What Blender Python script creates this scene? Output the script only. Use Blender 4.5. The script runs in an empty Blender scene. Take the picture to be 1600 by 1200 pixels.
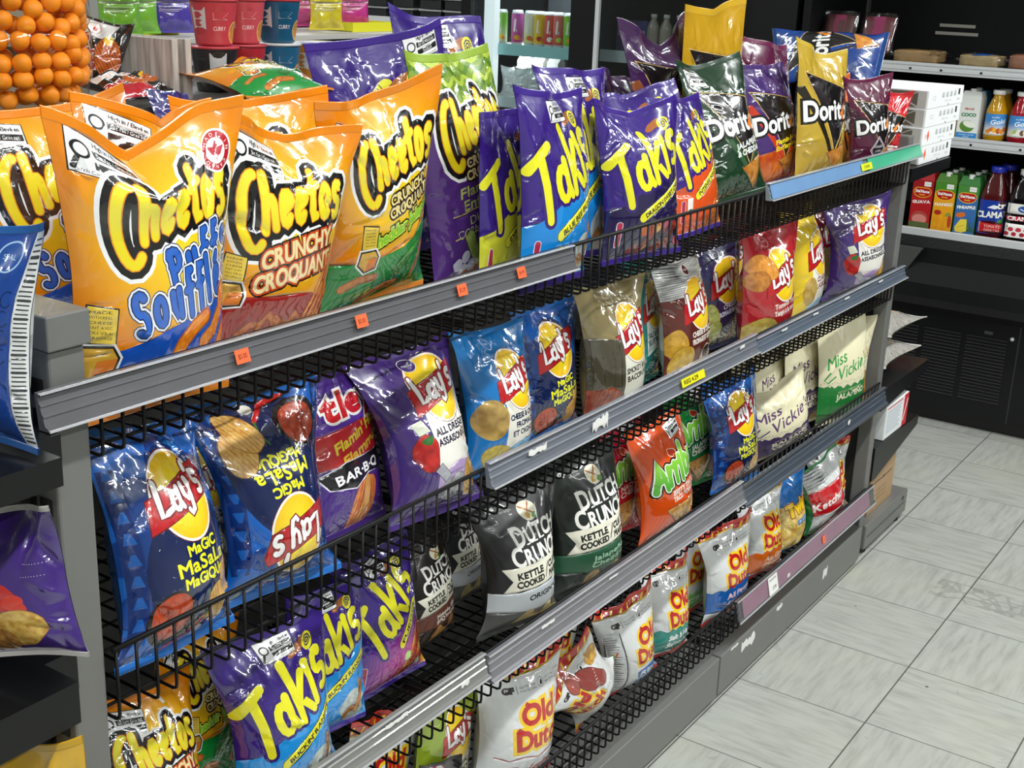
import bpy, bmesh, math, random
import numpy as np
from mathutils import Vector, Matrix, Euler
from mathutils.geometry import delaunay_2d_cdt

SC = bpy.context.scene
COL = SC.collection
PI = math.pi

# ---------------------------------------------------------------- camera
cd = bpy.data.cameras.new('camera')
cam = bpy.data.objects.new('camera', cd)
COL.objects.link(cam)
cd.sensor_width = 36.0
cd.lens = 2010.816 / 1600 * 36.0
cd.clip_start = 0.05
cam.location = (-4.37455, -1.01966, 1.56647)
cam.rotation_euler = Euler((1.260191, -0.0372266, -0.9709024), 'XYZ')
SC.camera = cam

# ---------------------------------------------------------------- world, exposure
w = bpy.data.worlds.new('store_air')
SC.world = w
w.use_nodes = True
bg = w.node_tree.nodes['Background']
bg.inputs[0].default_value = (0.9, 0.95, 1.0, 1)
bg.inputs[1].default_value = 0.02
SC.view_settings.view_transform = 'Standard'
SC.view_settings.look = 'None'
SC.view_settings.exposure = 0.05
SC.view_settings.gamma = 1.0
SC.view_settings.use_curve_mapping = False

# ---------------------------------------------------------------- ceiling tubes
def tube_light(name, x, y, z, sx, sy, power, colr=(0.97, 1.0, 0.99), rot=(0, 0, 0)):
    l = bpy.data.lights.new(name, 'AREA')
    l.shape = 'RECTANGLE'; l.size = sx; l.size_y = sy
    l.energy = power; l.color = colr
    o = bpy.data.objects.new(name, l)
    o.location = (x, y, z); o.rotation_euler = rot
    COL.objects.link(o)
    return o
for ty in (-2.6, -1.0, 2.6):
    for tx in (-5.6, -3.9, -2.2, -0.5, 0.7):
        tube_light('ceiling_tube', tx, ty, 2.86, 1.1, 0.10, 31 if ty == -1.0 else 25)
# the strip inside the lit cooler
tube_light('cooler_strip', 0.52, 2.30, 1.25, 0.04, 1.0, 12, (0.92, 0.97, 1.0), (PI / 2, 0, -PI * 0.65))
tube_light('cooler_top_strip', 0.62, 2.15, 1.95, 0.06, 0.5, 7, (0.92, 0.97, 1.0))

# ---------------------------------------------------------------- helpers
def lin(h):
    if isinstance(h, str):
        h = h.lstrip('#')
        c = [int(h[i:i + 2], 16) / 255 for i in (0, 2, 4)]
    else:
        c = h
    return np.array([(x / 12.92 if x <= 0.04045 else ((x + 0.055) / 1.055) ** 2.4) for x in c])

def link(name, me, parent=None, mat=None):
    o = bpy.data.objects.new(name, me)
    COL.objects.link(o)
    if mat is not None:
        me.materials.append(mat)
    if parent is not None:
        o.parent = parent
    return o

def tag(o, label=None, cat=None, group=None, kind=None):
    if label: o['label'] = label
    if cat: o['category'] = cat
    if group: o['group'] = group
    if kind: o['kind'] = kind
    return o

def empty(name, loc=(0, 0, 0), label=None, cat=None, group=None, rot=(0, 0, 0)):
    o = bpy.data.objects.new(name, None)
    o.empty_display_size = 0.02
    o.location = loc; o.rotation_euler = rot
    COL.objects.link(o)
    return tag(o, label, cat, group)

def structure(o):
    o['kind'] = 'structure'
    return o

class MB:
    """collects boxes, tubes and lathes into one mesh"""
    def __init__(self): self.v = []; self.f = []; self.s = []
    def add(self, vs, fs, smooth=False):
        n = len(self.v); self.v += [tuple(p) for p in vs]
        for f in fs: self.f.append(tuple(i + n for i in f)); self.s.append(smooth)
        return self
    def box(self, x0, x1, y0, y1, z0, z1, b=0.0):
        if b <= 0:
            vs = [(x, y, z) for x in (x0, x1) for y in (y0, y1) for z in (z0, z1)]
            fs = [(0, 1, 3, 2), (4, 6, 7, 5), (0, 4, 5, 1), (2, 3, 7, 6), (0, 2, 6, 4), (1, 5, 7, 3)]
            return self.add(vs, fs)
        bm = bmesh.new()
        bmesh.ops.create_cube(bm, size=1)
        for v in bm.verts:
            v.co = Vector(((x0 + x1) / 2 + v.co.x * (x1 - x0), (y0 + y1) / 2 + v.co.y * (y1 - y0), (z0 + z1) / 2 + v.co.z * (z1 - z0)))
        bmesh.ops.bevel(bm, geom=bm.edges[:], offset=b, segments=2, affect='EDGES', profile=0.5)
        bm.verts.index_update()
        self.add([v.co for v in bm.verts], [[v.index for v in f.verts] for f in bm.faces])
        bm.free(); return self
    def tube(self, pts, r, n=8, cap=True):
        pts = [Vector(p) for p in pts]
        rings = []
        for i, p in enumerate(pts):
            a = pts[max(i - 1, 0)]; b = pts[min(i + 1, len(pts) - 1)]
            d = (b - a).normalized()
            u = d.cross(Vector((0.31, 0.87, 0.39))).normalized(); w_ = d.cross(u)
            rr = r[i] if isinstance(r, (list, tuple)) else r
            rings.append([p + rr * (math.cos(2 * PI * k / n) * u + math.sin(2 * PI * k / n) * w_) for k in range(n)])
        vs = [q for R in rings for q in R]; fs = []
        for i in range(len(rings) - 1):
            for k in range(n):
                fs.append((i * n + k, i * n + (k + 1) % n, (i + 1) * n + (k + 1) % n, (i + 1) * n + k))
        if cap:
            fs.append(tuple(range(n))[::-1]); fs.append(tuple((len(rings) - 1) * n + k for k in range(n)))
        return self.add(vs, fs, True)
    def lathe(self, prof, n=32, c=(0, 0, 0), sq=None):
        """prof: (r, z) list; sq: superellipse exponent for squarish bodies"""
        vs = []; fs = []
        for r, z in prof:
            for k in range(n):
                a = 2 * PI * k / n
                ca, sa = math.cos(a), math.sin(a)
                m = 1.0
                if sq: m = (abs(ca) ** sq + abs(sa) ** sq) ** (-1 / sq)
                vs.append((c[0] + r * m * ca, c[1] + r * m * sa, c[2] + z))
        for i in range(len(prof) - 1):
            for k in range(n):
                fs.append((i * n + k, i * n + (k + 1) % n, (i + 1) * n + (k + 1) % n, (i + 1) * n + k))
        if prof[0][0] > 1e-4: fs.append(tuple(range(n))[::-1])
        if prof[-1][0] > 1e-4: fs.append(tuple((len(prof) - 1) * n + k for k in range(n)))
        return self.add(vs, fs, True)
    def extrude(self, prof, x0, x1):
        """closed (y, z) profile swept along X"""
        n = len(prof)
        vs = [(x0, y, z) for y, z in prof] + [(x1, y, z) for y, z in prof]
        fs = [(k, (k + 1) % n, n + (k + 1) % n, n + k) for k in range(n)]
        fs += [tuple(range(n))[::-1], tuple(range(n, 2 * n))]
        return self.add(vs, fs)
    def mesh(self, name):
        me = bpy.data.meshes.new(name)
        me.from_pydata([tuple(v) for v in self.v], [], self.f)
        me.polygons.foreach_set('use_smooth', self.s)
        me.validate()
        bm = bmesh.new(); bm.from_mesh(me)
        bmesh.ops.recalc_face_normals(bm, faces=bm.faces)
        bm.to_mesh(me); bm.free()
        return me
    def build(self, name, mat, parent=None):
        return link(name, self.mesh(name), parent, mat)

def auto_smooth(o, ang=40):
    me = o.data
    me.polygons.foreach_set('use_smooth', [True] * len(me.polygons))
    me.set_sharp_from_angle(angle=math.radians(ang))
    return o

# ---------------------------------------------------------------- materials
def nodes(name):
    m = bpy.data.materials.new(name); m.use_nodes = True
    nt = m.node_tree
    return m, nt, nt.nodes['Principled BSDF']

def plain(name, colr, rough=0.5, metal=0.0, coat=0.0, var=0.0, scale=30, spec=0.5, bump=0.0):
    m, nt, p = nodes(name)
    c = lin(colr)
    p.inputs['Base Color'].default_value = (*c, 1)
    p.inputs['Roughness'].default_value = rough
    p.inputs['Metallic'].default_value = metal
    p.inputs['Coat Weight'].default_value = coat
    p.inputs['Specular IOR Level'].default_value = spec
    if var > 0 or bump > 0:
        tc = nt.nodes.new('ShaderNodeTexCoord')
        n = nt.nodes.new('ShaderNodeTexNoise')
        n.inputs['Scale'].default_value = scale; n.inputs['Detail'].default_value = 5
        nt.links.new(tc.outputs['Object'], n.inputs['Vector'])
        if var > 0:
            mix = nt.nodes.new('ShaderNodeMix'); mix.data_type = 'RGBA'
            mix.inputs[6].default_value = (*(c * (1 - var)), 1)
            mix.inputs[7].default_value = (*np.minimum(c * (1 + var), 1), 1)
            nt.links.new(n.outputs['Fac'], mix.inputs[0])
            nt.links.new(mix.outputs[2], p.inputs['Base Color'])
        if bump > 0:
            b = nt.nodes.new('ShaderNodeBump'); b.inputs['Strength'].default_value = bump
            b.inputs['Distance'].default_value = 0.002
            nt.links.new(n.outputs['Fac'], b.inputs['Height'])
            nt.links.new(b.outputs[0], p.inputs['Normal'])
    return m

def clear(name, colr='ffffff', rough=0.04, fac=0.1, tint=0.96):
    """thin clear plastic or glass: see-through with a Fresnel shine"""
    m = bpy.data.materials.new(name); m.use_nodes = True
    nt = m.node_tree; nt.nodes.clear()
    out = nt.nodes.new('ShaderNodeOutputMaterial')
    tr = nt.nodes.new('ShaderNodeBsdfTransparent'); tr.inputs[0].default_value = (*(lin(colr) * tint), 1)
    gl = nt.nodes.new('ShaderNodeBsdfGlossy'); gl.inputs['Roughness'].default_value = rough
    fr = nt.nodes.new('ShaderNodeLayerWeight'); fr.inputs[0].default_value = 0.5
    pw = nt.nodes.new('ShaderNodeMath'); pw.operation = 'POWER'; pw.inputs[1].default_value = 4.0
    ad = nt.nodes.new('ShaderNodeMath'); ad.operation = 'MULTIPLY_ADD'; ad.inputs[1].default_value = 0.6; ad.inputs[2].default_value = fac
    mx = nt.nodes.new('ShaderNodeMixShader')
    nt.links.new(fr.outputs['Facing'], pw.inputs[0]); nt.links.new(pw.outputs[0], ad.inputs[0]); nt.links.new(ad.outputs[0], mx.inputs[0])
    nt.links.new(tr.outputs[0], mx.inputs[1]); nt.links.new(gl.outputs[0], mx.inputs[2])
    nt.links.new(mx.outputs[0], out.inputs[0])
    return m

def printed(name, rough=0.3, coat=0.4, crinkle=0.0, scale=24, metal=0.0, spec=0.5):
    """printed film or paper: the ink comes from the mesh's own print, the crinkle from noise"""
    m, nt, p = nodes(name)
    a = nt.nodes.new('ShaderNodeAttribute'); a.attribute_name = 'ink'
    nt.links.new(a.outputs['Color'], p.inputs['Base Color'])
    p.inputs['Roughness'].default_value = rough
    p.inputs['Coat Weight'].default_value = coat
    p.inputs['Coat Roughness'].default_value = 0.06
    p.inputs['Coat IOR'].default_value = 1.5 + 0.4 * coat
    p.inputs['Metallic'].default_value = metal
    p.inputs['Specular IOR Level'].default_value = spec
    if crinkle > 0:
        tc = nt.nodes.new('ShaderNodeTexCoord')
        n = nt.nodes.new('ShaderNodeTexNoise'); n.inputs['Scale'].default_value = scale
        n.inputs['Detail'].default_value = 1.6; n.inputs['Distortion'].default_value = 0.5
        vo = nt.nodes.new('ShaderNodeTexVoronoi'); vo.feature = 'DISTANCE_TO_EDGE'
        vo.inputs['Scale'].default_value = scale * 0.9
        wv = nt.nodes.new('ShaderNodeMix'); wv.data_type = 'VECTOR'
        wv.inputs[0].default_value = 0.14
        nt.links.new(tc.outputs['Object'], n.inputs['Vector'])
        nt.links.new(tc.outputs['Object'], wv.inputs[4]); nt.links.new(n.outputs['Color'], wv.inputs[5])
        nt.links.new(wv.outputs[1], vo.inputs['Vector'])
        mul = nt.nodes.new('ShaderNodeMath'); mul.operation = 'MULTIPLY_ADD'; mul.inputs[1].default_value = 0.6
        nt.links.new(vo.outputs['Distance'], mul.inputs[0]); nt.links.new(n.outputs['Fac'], mul.inputs[2])
        b = nt.nodes.new('ShaderNodeBump'); b.inputs['Strength'].default_value = crinkle
        b.inputs['Distance'].default_value = 0.006
        nt.links.new(mul.outputs[0], b.inputs['Height'])
        nt.links.new(b.outputs[0], p.inputs['Normal'])
        nt.links.new(b.outputs[0], p.inputs['Coat Normal'])
    return m

FOIL = printed('printed_gloss_film', 0.25, 0.95, 0.24, 18)
MATTEFOIL = printed('printed_matte_film', 0.4, 0.25, 0.2, 14)
SEALFILM = printed('crimped_film', 0.3, 0.6, 0.1)
PAPER = printed('printed_paper', 0.55, 0.1)
LABEL = printed('printed_label', 0.35, 0.3)
STEEL = plain('grey_powder_coat', '6c6c69', 0.42, 0.0, 0.15, 0.06, 14, bump=0.02)
STEEL_D = plain('dark_grey_powder_coat', '4b4b49', 0.45, 0.0, 0.1, 0.08, 12)
DARKPANEL = plain('dark_brown_panel', '2c2a26', 0.5, 0, 0, 0.1, 8)
WIRE = plain('black_wire_coat', '070708', 0.5, 0.0, 0.0, spec=.3)
BLACK = plain('black_plastic', '0a0a0b', 0.38, 0, 0.1)
BLACKM = plain('black_enamel', '08090b', 0.38, 0, 0.08, 0.15, 6, spec=.35)
WHITEP = plain('white_plastic', 'e8e8e4', 0.35, 0, 0.2)
SILVER = plain('satin_aluminium', 'cfd2d4', 0.35, 0.15, 0.1)
CLEARP = clear('clear_plastic_strip', 'ffffff', 0.1, 0.05, 1.0)
GLASS = clear('door_glass', 'eef4f4', 0.01, 0.03, 0.93)
CLEARJ = clear('clear_jar_plastic', 'fff6ea', 0.03, 0.03, 0.97)
# ---------------------------------------------------------------- printing: flat designs cut into coloured cells
_GL = {}
def glyph(ch):
    """outline loops of one letter of Blender's own font, height 1 = capital height"""
    if ch in _GL: return _GL[ch]
    cu = bpy.data.curves.new('g', 'FONT'); cu.body = ch
    o = bpy.data.objects.new('g', cu); COL.objects.link(o)
    dg = bpy.context.evaluated_depsgraph_get()
    c = o.evaluated_get(dg).to_curve(dg)
    loops = []
    for s in c.splines:
        bp = s.bezier_points; n = len(bp)
        if n < 2: continue
        pts = []
        for i in range(n):
            a = bp[i]; b = bp[(i + 1) % n]
            p0, p1, p2, p3 = (np.array(q[:2]) for q in (a.co, a.handle_right, b.handle_left, b.co))
            d = p3 - p0; L = np.hypot(*d)
            bend = 0 if L < 1e-6 else max(abs(d[0] * (q - p0)[1] - d[1] * (q - p0)[0]) / L for q in (p1, p2))
            k = 1 if bend < 0.008 else (2 if bend < 0.05 else 4)
            for j in range(k):
                t = j / k
                pts.append((1 - t) ** 3 * p0 + 3 * (1 - t) ** 2 * t * p1 + 3 * (1 - t) * t * t * p2 + t ** 3 * p3)
        loops.append(np.array(pts) / 0.69)
    bpy.data.objects.remove(o); bpy.data.curves.remove(cu)
    if loops:
        al = np.concatenate(loops); x0, x1 = al[:, 0].min(), al[:, 0].max()
        big = max(loops, key=lambda l: abs(area(l)))
        if area(big) < 0: loops = [l[::-1] for l in loops]
        _GL[ch] = ([l - [x0, 0] for l in loops], x1 - x0)
    else:
        _GL[ch] = ([], 0.28)
    return _GL[ch]

def area(l):
    x, y = l[:, 0], l[:, 1]
    return 0.5 * float(np.sum(x * np.roll(y, -1) - np.roll(x, -1) * y))

def offset(l, g):
    """grow a loop outwards (counter-clockwise loops) by g"""
    if abs(g) < 1e-9: return l
    d = np.roll(l, -1, 0) - l
    L = np.hypot(d[:, 0], d[:, 1])
    keep = L > 1e-6
    l = l[keep]; d = np.roll(l, -1, 0) - l; L = np.hypot(d[:, 0], d[:, 1]) + 1e-12
    n = np.stack([d[:, 1], -d[:, 0]], 1) / L[:, None]
    m = n + np.roll(n, 1, 0)
    s = np.maximum((m * m).sum(1), 0.9)
    return l + m * (2 * g / s)[:, None]

def rotm(a):
    a = math.radians(a)
    return np.array([[math.cos(a), -math.sin(a)], [math.sin(a), math.cos(a)]])

# every shape is a function grow -> list of pieces (each a list of loops)
def poly(*pts):
    l = np.array(pts, float)
    if area(l) < 0: l = l[::-1]
    return lambda g=0: [[offset(l, g)]]
def rect(cx, cy, w, h, rot=0):
    l = np.array([(-w / 2, -h / 2), (w / 2, -h / 2), (w / 2, h / 2), (-w / 2, h / 2)]) @ rotm(rot).T + [cx, cy]
    return lambda g=0: [[offset(l, g)]]
def ell(cx, cy, rx, ry=None, rot=0, n=28, wob=0.0, seed=0):
    ry = rx if ry is None else ry
    r = random.Random(seed)
    ph = [r.uniform(0, 6.3) for _ in range(3)]
    a = np.arange(n) * 2 * PI / n
    k = 1 + wob * (np.sin(2 * a + ph[0]) * .5 + np.sin(3 * a + ph[1]) * .35 + np.sin(5 * a + ph[2]) * .15)
    def f(g=0):
        l = np.stack([(rx + g) * k * np.cos(a), (ry + g) * k * np.sin(a)], 1) @ rotm(rot).T + [cx, cy]
        return [[l]]
    return f
def stroke(pts, r, r1=None):
    """a pen line with round ends; r may taper to r1"""
    P = np.array(pts, float)
    R0 = np.linspace(r, r if r1 is None else r1, len(P))
    def f(g=0):
        R = R0 + g
        d = np.gradient(P, axis=0) if len(P) > 2 else np.repeat((P[1:] - P[:1]), 2, 0)
        d = d / (np.hypot(d[:, 0], d[:, 1])[:, None] + 1e-9)
        n = np.stack([-d[:, 1], d[:, 0]], 1)
        a0 = math.atan2(n[-1, 1], n[-1, 0]); a1 = math.atan2(-n[0, 1], -n[0, 0])
        cap = lambda c, a, rr: [c + rr * np.array([math.cos(a - t), math.sin(a - t)]) for t in (PI * .2, PI * .4, PI * .6, PI * .8)]
        l = list(P + n * R[:, None]) + cap(P[-1], a0, R[-1]) + list((P - n * R[:, None])[::-1]) + cap(P[0], a1, R[0])
        return [[np.array(l)[::-1]]]
    return f
def group(*fs):
    return lambda g=0: [p for f in fs for p in f(g)]
def warp(f, fn):
    def h(g=0):
        return [[fn(l) for l in p] for p in f(g)]
    return h
def text(s, cx, cy, h, w=None, rot=0, sh=0.0, b=0.0, gap=0.14, arch=0.0):
    """letters of capital height h centred on (cx, cy); w squeezes the line to that width, b emboldens, arch bends the line"""
    x = 0; L = []
    for ch in s:
        if ch == ' ': x += 0.34; continue
        lo, adv = glyph(ch)
        L.append([l + [x, 0] for l in lo]); x += adv + gap
    x -= gap
    sx = h if w is None else w / max(x, 1e-6)
    M = rotm(rot)
    def f(g=0):
        out = []
        for lo in L:
            q = []
            for l in lo:
                p = (l - [x / 2, 0.5]) * [sx, h]
                p = offset(p, b + g)
                p = p + np.stack([sh * p[:, 1], arch * (1 - (2 * p[:, 0] / (x * sx)) ** 2)], 1)
                q.append(p @ M.T + [cx, cy])
            out.append(q)
        return out
    return f

def arc(cx, cy, rx, ry, a0, a1, n=9):
    return [(cx + rx * math.cos(math.radians(a0 + (a1 - a0) * i / (n - 1))), cy + ry * math.sin(math.radians(a0 + (a1 - a0) * i / (n - 1)))) for i in range(n)]
# a small hand-lettered alphabet for brush-like logos: strokes in units of the small-letter height
STK = {
 'C': ([arc(.92, .6, .8, 1.12, 84, 300, 16)], 1.2),
 'h': ([[(.14, 1.65), (.12, .8), (.1, -.05)], arc(.42, .5, .3, .45, 165, 20, 7) + [(.74, .3), (.8, -.02)]], .92),
 'e': ([[(.12, .42), (.35, .5), (.62, .62)] + arc(.38, .5, .3, .5, 20, 325, 12)], .8),
 't': ([[(.32, 1.5), (.26, .8), (.26, .25), (.42, 0), (.6, .08)], [(-.05, .92), (.25, 1.0), (.66, 1.08)]], .66),
 'o': ([arc(.42, .5, .34, .48, 90, 450, 15)], .92),
 's': ([arc(.36, .74, .26, .25, 40, 240, 8) + arc(.34, .24, .28, .26, 70, -130, 8)], .74),
 'T': ([[(-.1, 1.35), (.4, 1.5), (1.0, 1.62)], [(.5, 1.5), (.42, .7), (.3, -.25)]], .85),
 'a': ([arc(.36, .42, .3, .42, 40, 330, 11), [(.68, .95), (.64, .3), (.78, -.05)]], .88),
 'k': ([[(.15, 1.7), (.14, .8), (.1, -.1)], [(.72, 1.05), (.2, .45), (.45, .3), (.78, -.15)]], .84),
 'i': ([[(.12, 1.15), (.12, .5), (.1, -.1)]], .34),
 'L': ([[(.28, 1.75), (.2, .9), (.12, .08), (.5, .12), (.95, .2)]], .92),
 'y': ([[(.1, .95), (.12, .4), (.34, .12), (.6, .3)], [(.68, 1.0), (.66, .2), (.5, -.45), (.2, -.55), (.1, -.35)]], .82),
 "'": ([[(.12, 1.7), (.08, 1.35)]], .28),
 'P': ([[(.15, 1.35), (.12, .4), (.1, -.5)], arc(.4, 1.02, .4, .34, 150, -150, 10)], .92),
 'u': ([[(.12, .95), (.12, .4), (.35, .05), (.62, .25)], [(.66, .98), (.66, .0)]], .84),
 'f': ([[(.62, 1.45), (.4, 1.52), (.28, 1.2), (.26, .5), (.22, -.15)], [(.0, .8), (.56, .9)]], .56),
 'S': ([arc(.44, 1.0, .34, .36, 30, 245, 9) + arc(.42, .3, .38, .36, 65, -140, 9)], .94),
 'l': ([[(.14, 1.6), (.12, .8), (.12, -.02)]], .34),
 'é': ([[(.12, .42), (.35, .5), (.62, .62)] + arc(.38, .5, .3, .5, 20, 325, 12), [(.35, 1.25), (.55, 1.45)]], .8),
 'A': ([[(.0, -.05), (.25, .7), (.5, 1.6), (.68, .8), (.9, -.1)], [(.18, .5), (.8, .55)]], .98),
 'r': ([[(.14, 1.0), (.12, .5), (.12, 0)], [(.14, .6), (.34, .95), (.56, .9)]], .6),
 'b': ([[(.14, 1.65), (.12, .8), (.12, .02)], arc(.4, .46, .3, .44, 150, -150, 10)], .86),
 'M': ([[(.0, -.1), (.18, .7), (.3, 1.4), (.45, .5), (.72, 1.4), (.8, .6), (.95, -.05)]], 1.1),
 'V': ([[(.0, 1.4), (.2, .7), (.35, -.05), (.6, .8), (.85, 1.55)]], .8),
 'c': ([arc(.4, .48, .3, .46, 50, 315, 10)], .72),
}
def logo(s, cx, cy, w, h, r, rot=0, sh=0.0, arch=0.0, rise=None, gap=0.1, steps=None):
    """brush lettering; h = height of the small letters, r = pen radius"""
    x = 0; L = []
    for ch in s:
        st, adv = STK[ch]
        L += [(np.array(p, float) + [x, 0], ch) for p in st]; x += adv + gap
    x -= gap; sx = w / x; M = rotm(rot)
    out = []
    for p, ch in L:
        q = (p - [x / 2, 0.55]) * [sx, h]
        q = q + np.stack([sh * q[:, 1], arch * (1 - (2 * q[:, 0] / w) ** 2)], 1)
        q = q @ M.T + [cx, cy]
        out.append(stroke(q, r * 1.08, r * .92))
    return group(*out)

def hsh(x, y, s=0.0):
    v = np.sin(x * 12.9898 + y * 78.233 + s * 37.719) * 43758.5453
    return v - np.floor(v)
def vnoise(x, y, s=0.0):
    xi, yi = np.floor(x), np.floor(y); xf, yf = x - xi, y - yi
    xf = xf * xf * (3 - 2 * xf); yf = yf * yf * (3 - 2 * yf)
    a = hsh(xi, yi, s); b = hsh(xi + 1, yi, s); c = hsh(xi, yi + 1, s); d = hsh(xi + 1, yi + 1, s)
    return a + (b - a) * xf + (c - a) * yf + (a - b - c + d) * xf * yf
def mixc(c0, c1, f):
    f = np.clip(f, 0, 1)[:, None]
    return c0[None] * (1 - f) + c1[None] * f
def speck(a, b, sc=0.5, s=0, ridge=None, rot=0):
    """printed photograph of a chip: two tones in blotches or ridges"""
    a, b = lin(a), lin(b)
    def f(x, y):
        v = vnoise(x * sc, y * sc, s) * .65 + vnoise(x * sc * 3, y * sc * 3, s + 1) * .35
        if ridge:
            t = x * math.cos(math.radians(rot)) + y * math.sin(math.radians(rot))
            v = .5 * v + .5 * (.5 + .5 * np.sin(t * 2 * PI / ridge))
        return mixc(a, b, v * 1.5 - .25)
    return f
def glow(c0, c1, cx, cy, rx, ry, p=1.0):
    """printed halo: c1 in the middle fading to c0"""
    c0, c1 = lin(c0), lin(c1)
    return lambda x, y: mixc(c0, c1, np.clip(1.35 - np.sqrt(((x - cx) / rx) ** 2 + ((y - cy) / ry) ** 2), 0, 1) ** p)
def fade(c0, c1, y0, y1):
    c0, c1 = lin(c0), lin(c1)
    return lambda x, y: mixc(c0, c1, (y - y0) / (y1 - y0))

class Design:
    def __init__(self, W, H, base, nx=52, ny=72, y0=0, y1=None):
        self.W, self.H, self.base = W, H, base
        self.nx, self.ny = nx, ny
        self.y0 = y0; self.y1 = H if y1 is None else y1
        self.L = []; self.dots = []; self.seal = base if isinstance(base, str) else '888888'; self.back = None; self.mat = FOIL
        self._c = None
    def add(self, shape, colr, g=0):
        self.L.append((shape(g), colr)); return self
    def layers(self, shape, *gc):
        for g, c in gc: self.add(shape, c, g)
        return self
    def fine(self, cx, cy, rx, ry, n):
        r = random.Random(int(cx * 7 + cy * 13))
        for _ in range(n):
            a = r.uniform(0, 2 * PI); q = math.sqrt(r.random())
            self.dots.append((cx + rx * q * math.cos(a), cy + ry * q * math.sin(a)))
    def cells(self):
        """flat triangles with a colour per corner: (xy, tris, rgb[tri,3,3])"""
        if self._c is not None: return self._c
        W, y0, y1 = self.W, self.y0, self.y1
        V = [(0, y0), (W, y0), (W, y1), (0, y1)]; E = []
        nx, ny = self.nx, self.ny
        for i in range(nx + 1):
            for j in range(ny + 1):
                if (i in (0, nx)) and (j in (0, ny)): continue
                jx = 0 if i in (0, nx) else (hsh(np.float64(i), np.float64(j)) - .5) * .2 * W / nx
                V.append((W * i / nx + jx, y0 + (y1 - y0) * j / ny))
        V += [d for d in self.dots if 0.5 < d[0] < W - .5 and y0 + .5 < d[1] < y1 - .5]
        E += [(0, 1), (1, 2), (2, 3), (3, 0)]
        for pieces, _ in self.L:
            for p in pieces:
                for l in p:
                    if l[:, 0].max() < 0 or l[:, 0].min() > W or l[:, 1].max() < y0 or l[:, 1].min() > y1: continue
                    n = len(V); k = len(l)
                    V += [(float(a), float(b)) for a, b in l]
                    E += [(n + i, n + (i + 1) % k) for i in range(k)]
        vo, eo, fo, _, _, _ = delaunay_2d_cdt([Vector(v) for v in V], E, [], 0, 2e-3, False)
        xy = np.array([tuple(v) for v in vo]); T = np.array([f for f in fo if len(f) == 3], dtype=np.int64)
        c = xy[T].mean(1)
        ar = (xy[T[:, 1], 0] - xy[T[:, 0], 0]) * (xy[T[:, 2], 1] - xy[T[:, 0], 1]) - (xy[T[:, 2], 0] - xy[T[:, 0], 0]) * (xy[T[:, 1], 1] - xy[T[:, 0], 1])
        ok = (c[:, 0] > 0) & (c[:, 0] < W) & (c[:, 1] > y0) & (c[:, 1] < y1) & (np.abs(ar) > 1e-7)
        T = T[ok]; c = c[ok]; ar = ar[ok]
        T[ar < 0] = T[ar < 0][:, ::-1]
        who = np.full(len(T), -1)
        for k, (pieces, _) in enumerate(self.L):
            for p in pieces:
                al = np.concatenate(p); lo, hi = al.min(0), al.max(0)
                idx = np.nonzero((c[:, 0] >= lo[0]) & (c[:, 0] <= hi[0]) & (c[:, 1] >= lo[1]) & (c[:, 1] <= hi[1]))[0]
                if len(idx) == 0: continue
                q = c[idx]; wn = np.zeros(len(idx))
                for l in p:
                    a = l; b = np.roll(l, -1, 0)
                    up = (a[None, :, 1] <= q[:, 1, None]) & (b[None, :, 1] > q[:, 1, None])
                    dn = (a[None, :, 1] > q[:, 1, None]) & (b[None, :, 1] <= q[:, 1, None])
                    side = (b - a)[None, :, 0] * (q[:, 1, None] - a[None, :, 1]) - (q[:, 0, None] - a[None, :, 0]) * (b - a)[None, :, 1]
                    wn += (up & (side > 0)).sum(1) - (dn & (side < 0)).sum(1)
                who[idx[wn != 0]] = k
        rgb = np.zeros((len(T), 3, 3))
        for k in range(-1, len(self.L)):
            s = np.nonzero(who == k)[0]
            if len(s) == 0: continue
            colr = self.base if k < 0 else self.L[k][1]
            if callable(colr):
                p = xy[T[s]].reshape(-1, 2); rgb[s] = colr(p[:, 0], p[:, 1]).reshape(-1, 3, 3)
            else:
                rgb[s] = lin(colr)[None, None]
        self._c = (xy, T, rgb)
        return self._c

def ink_mesh(name, parts):
    """parts: list of (pos Nx3, tris, rgb[tri,3,3] or one colour); one mesh with its print"""
    n = 0; P = []; T = []; C = []
    for pos, tri, rgb in parts:
        P.append(pos); T.append(np.asarray(tri) + n); n += len(pos)
        C.append(rgb if not isinstance(rgb, str) else np.broadcast_to(lin(rgb), (len(tri), 3, 3)))
    P = np.concatenate(P); T = np.concatenate(T); C = np.concatenate(C)
    me = bpy.data.meshes.new(name)
    me.vertices.add(len(P)); me.vertices.foreach_set('co', P.astype(np.float32).ravel())
    me.loops.add(3 * len(T)); me.loops.foreach_set('vertex_index', T.astype(np.int32).ravel())
    me.polygons.add(len(T)); me.polygons.foreach_set('loop_start', np.arange(0, 3 * len(T), 3, dtype=np.int32))
    me.polygons.foreach_set('use_smooth', np.ones(len(T), dtype=bool))
    me.update(calc_edges=True)
    at = me.color_attributes.new('ink', 'FLOAT_COLOR', 'CORNER')
    cc = np.ones((3 * len(T), 4), dtype=np.float32); cc[:, :3] = C.reshape(-1, 3)
    at.data.foreach_set('color', cc.ravel())
    return me

def grid_tris(nx, ny, flip=False):
    T = []
    for i in range(nx):
        for j in range(ny):
            a = i * (ny + 1) + j; b = a + ny + 1
            q = [(a, b, b + 1), (a, b + 1, a + 1)]
            T += [t[::-1] for t in q] if flip else q
    return np.array(T)

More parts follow.
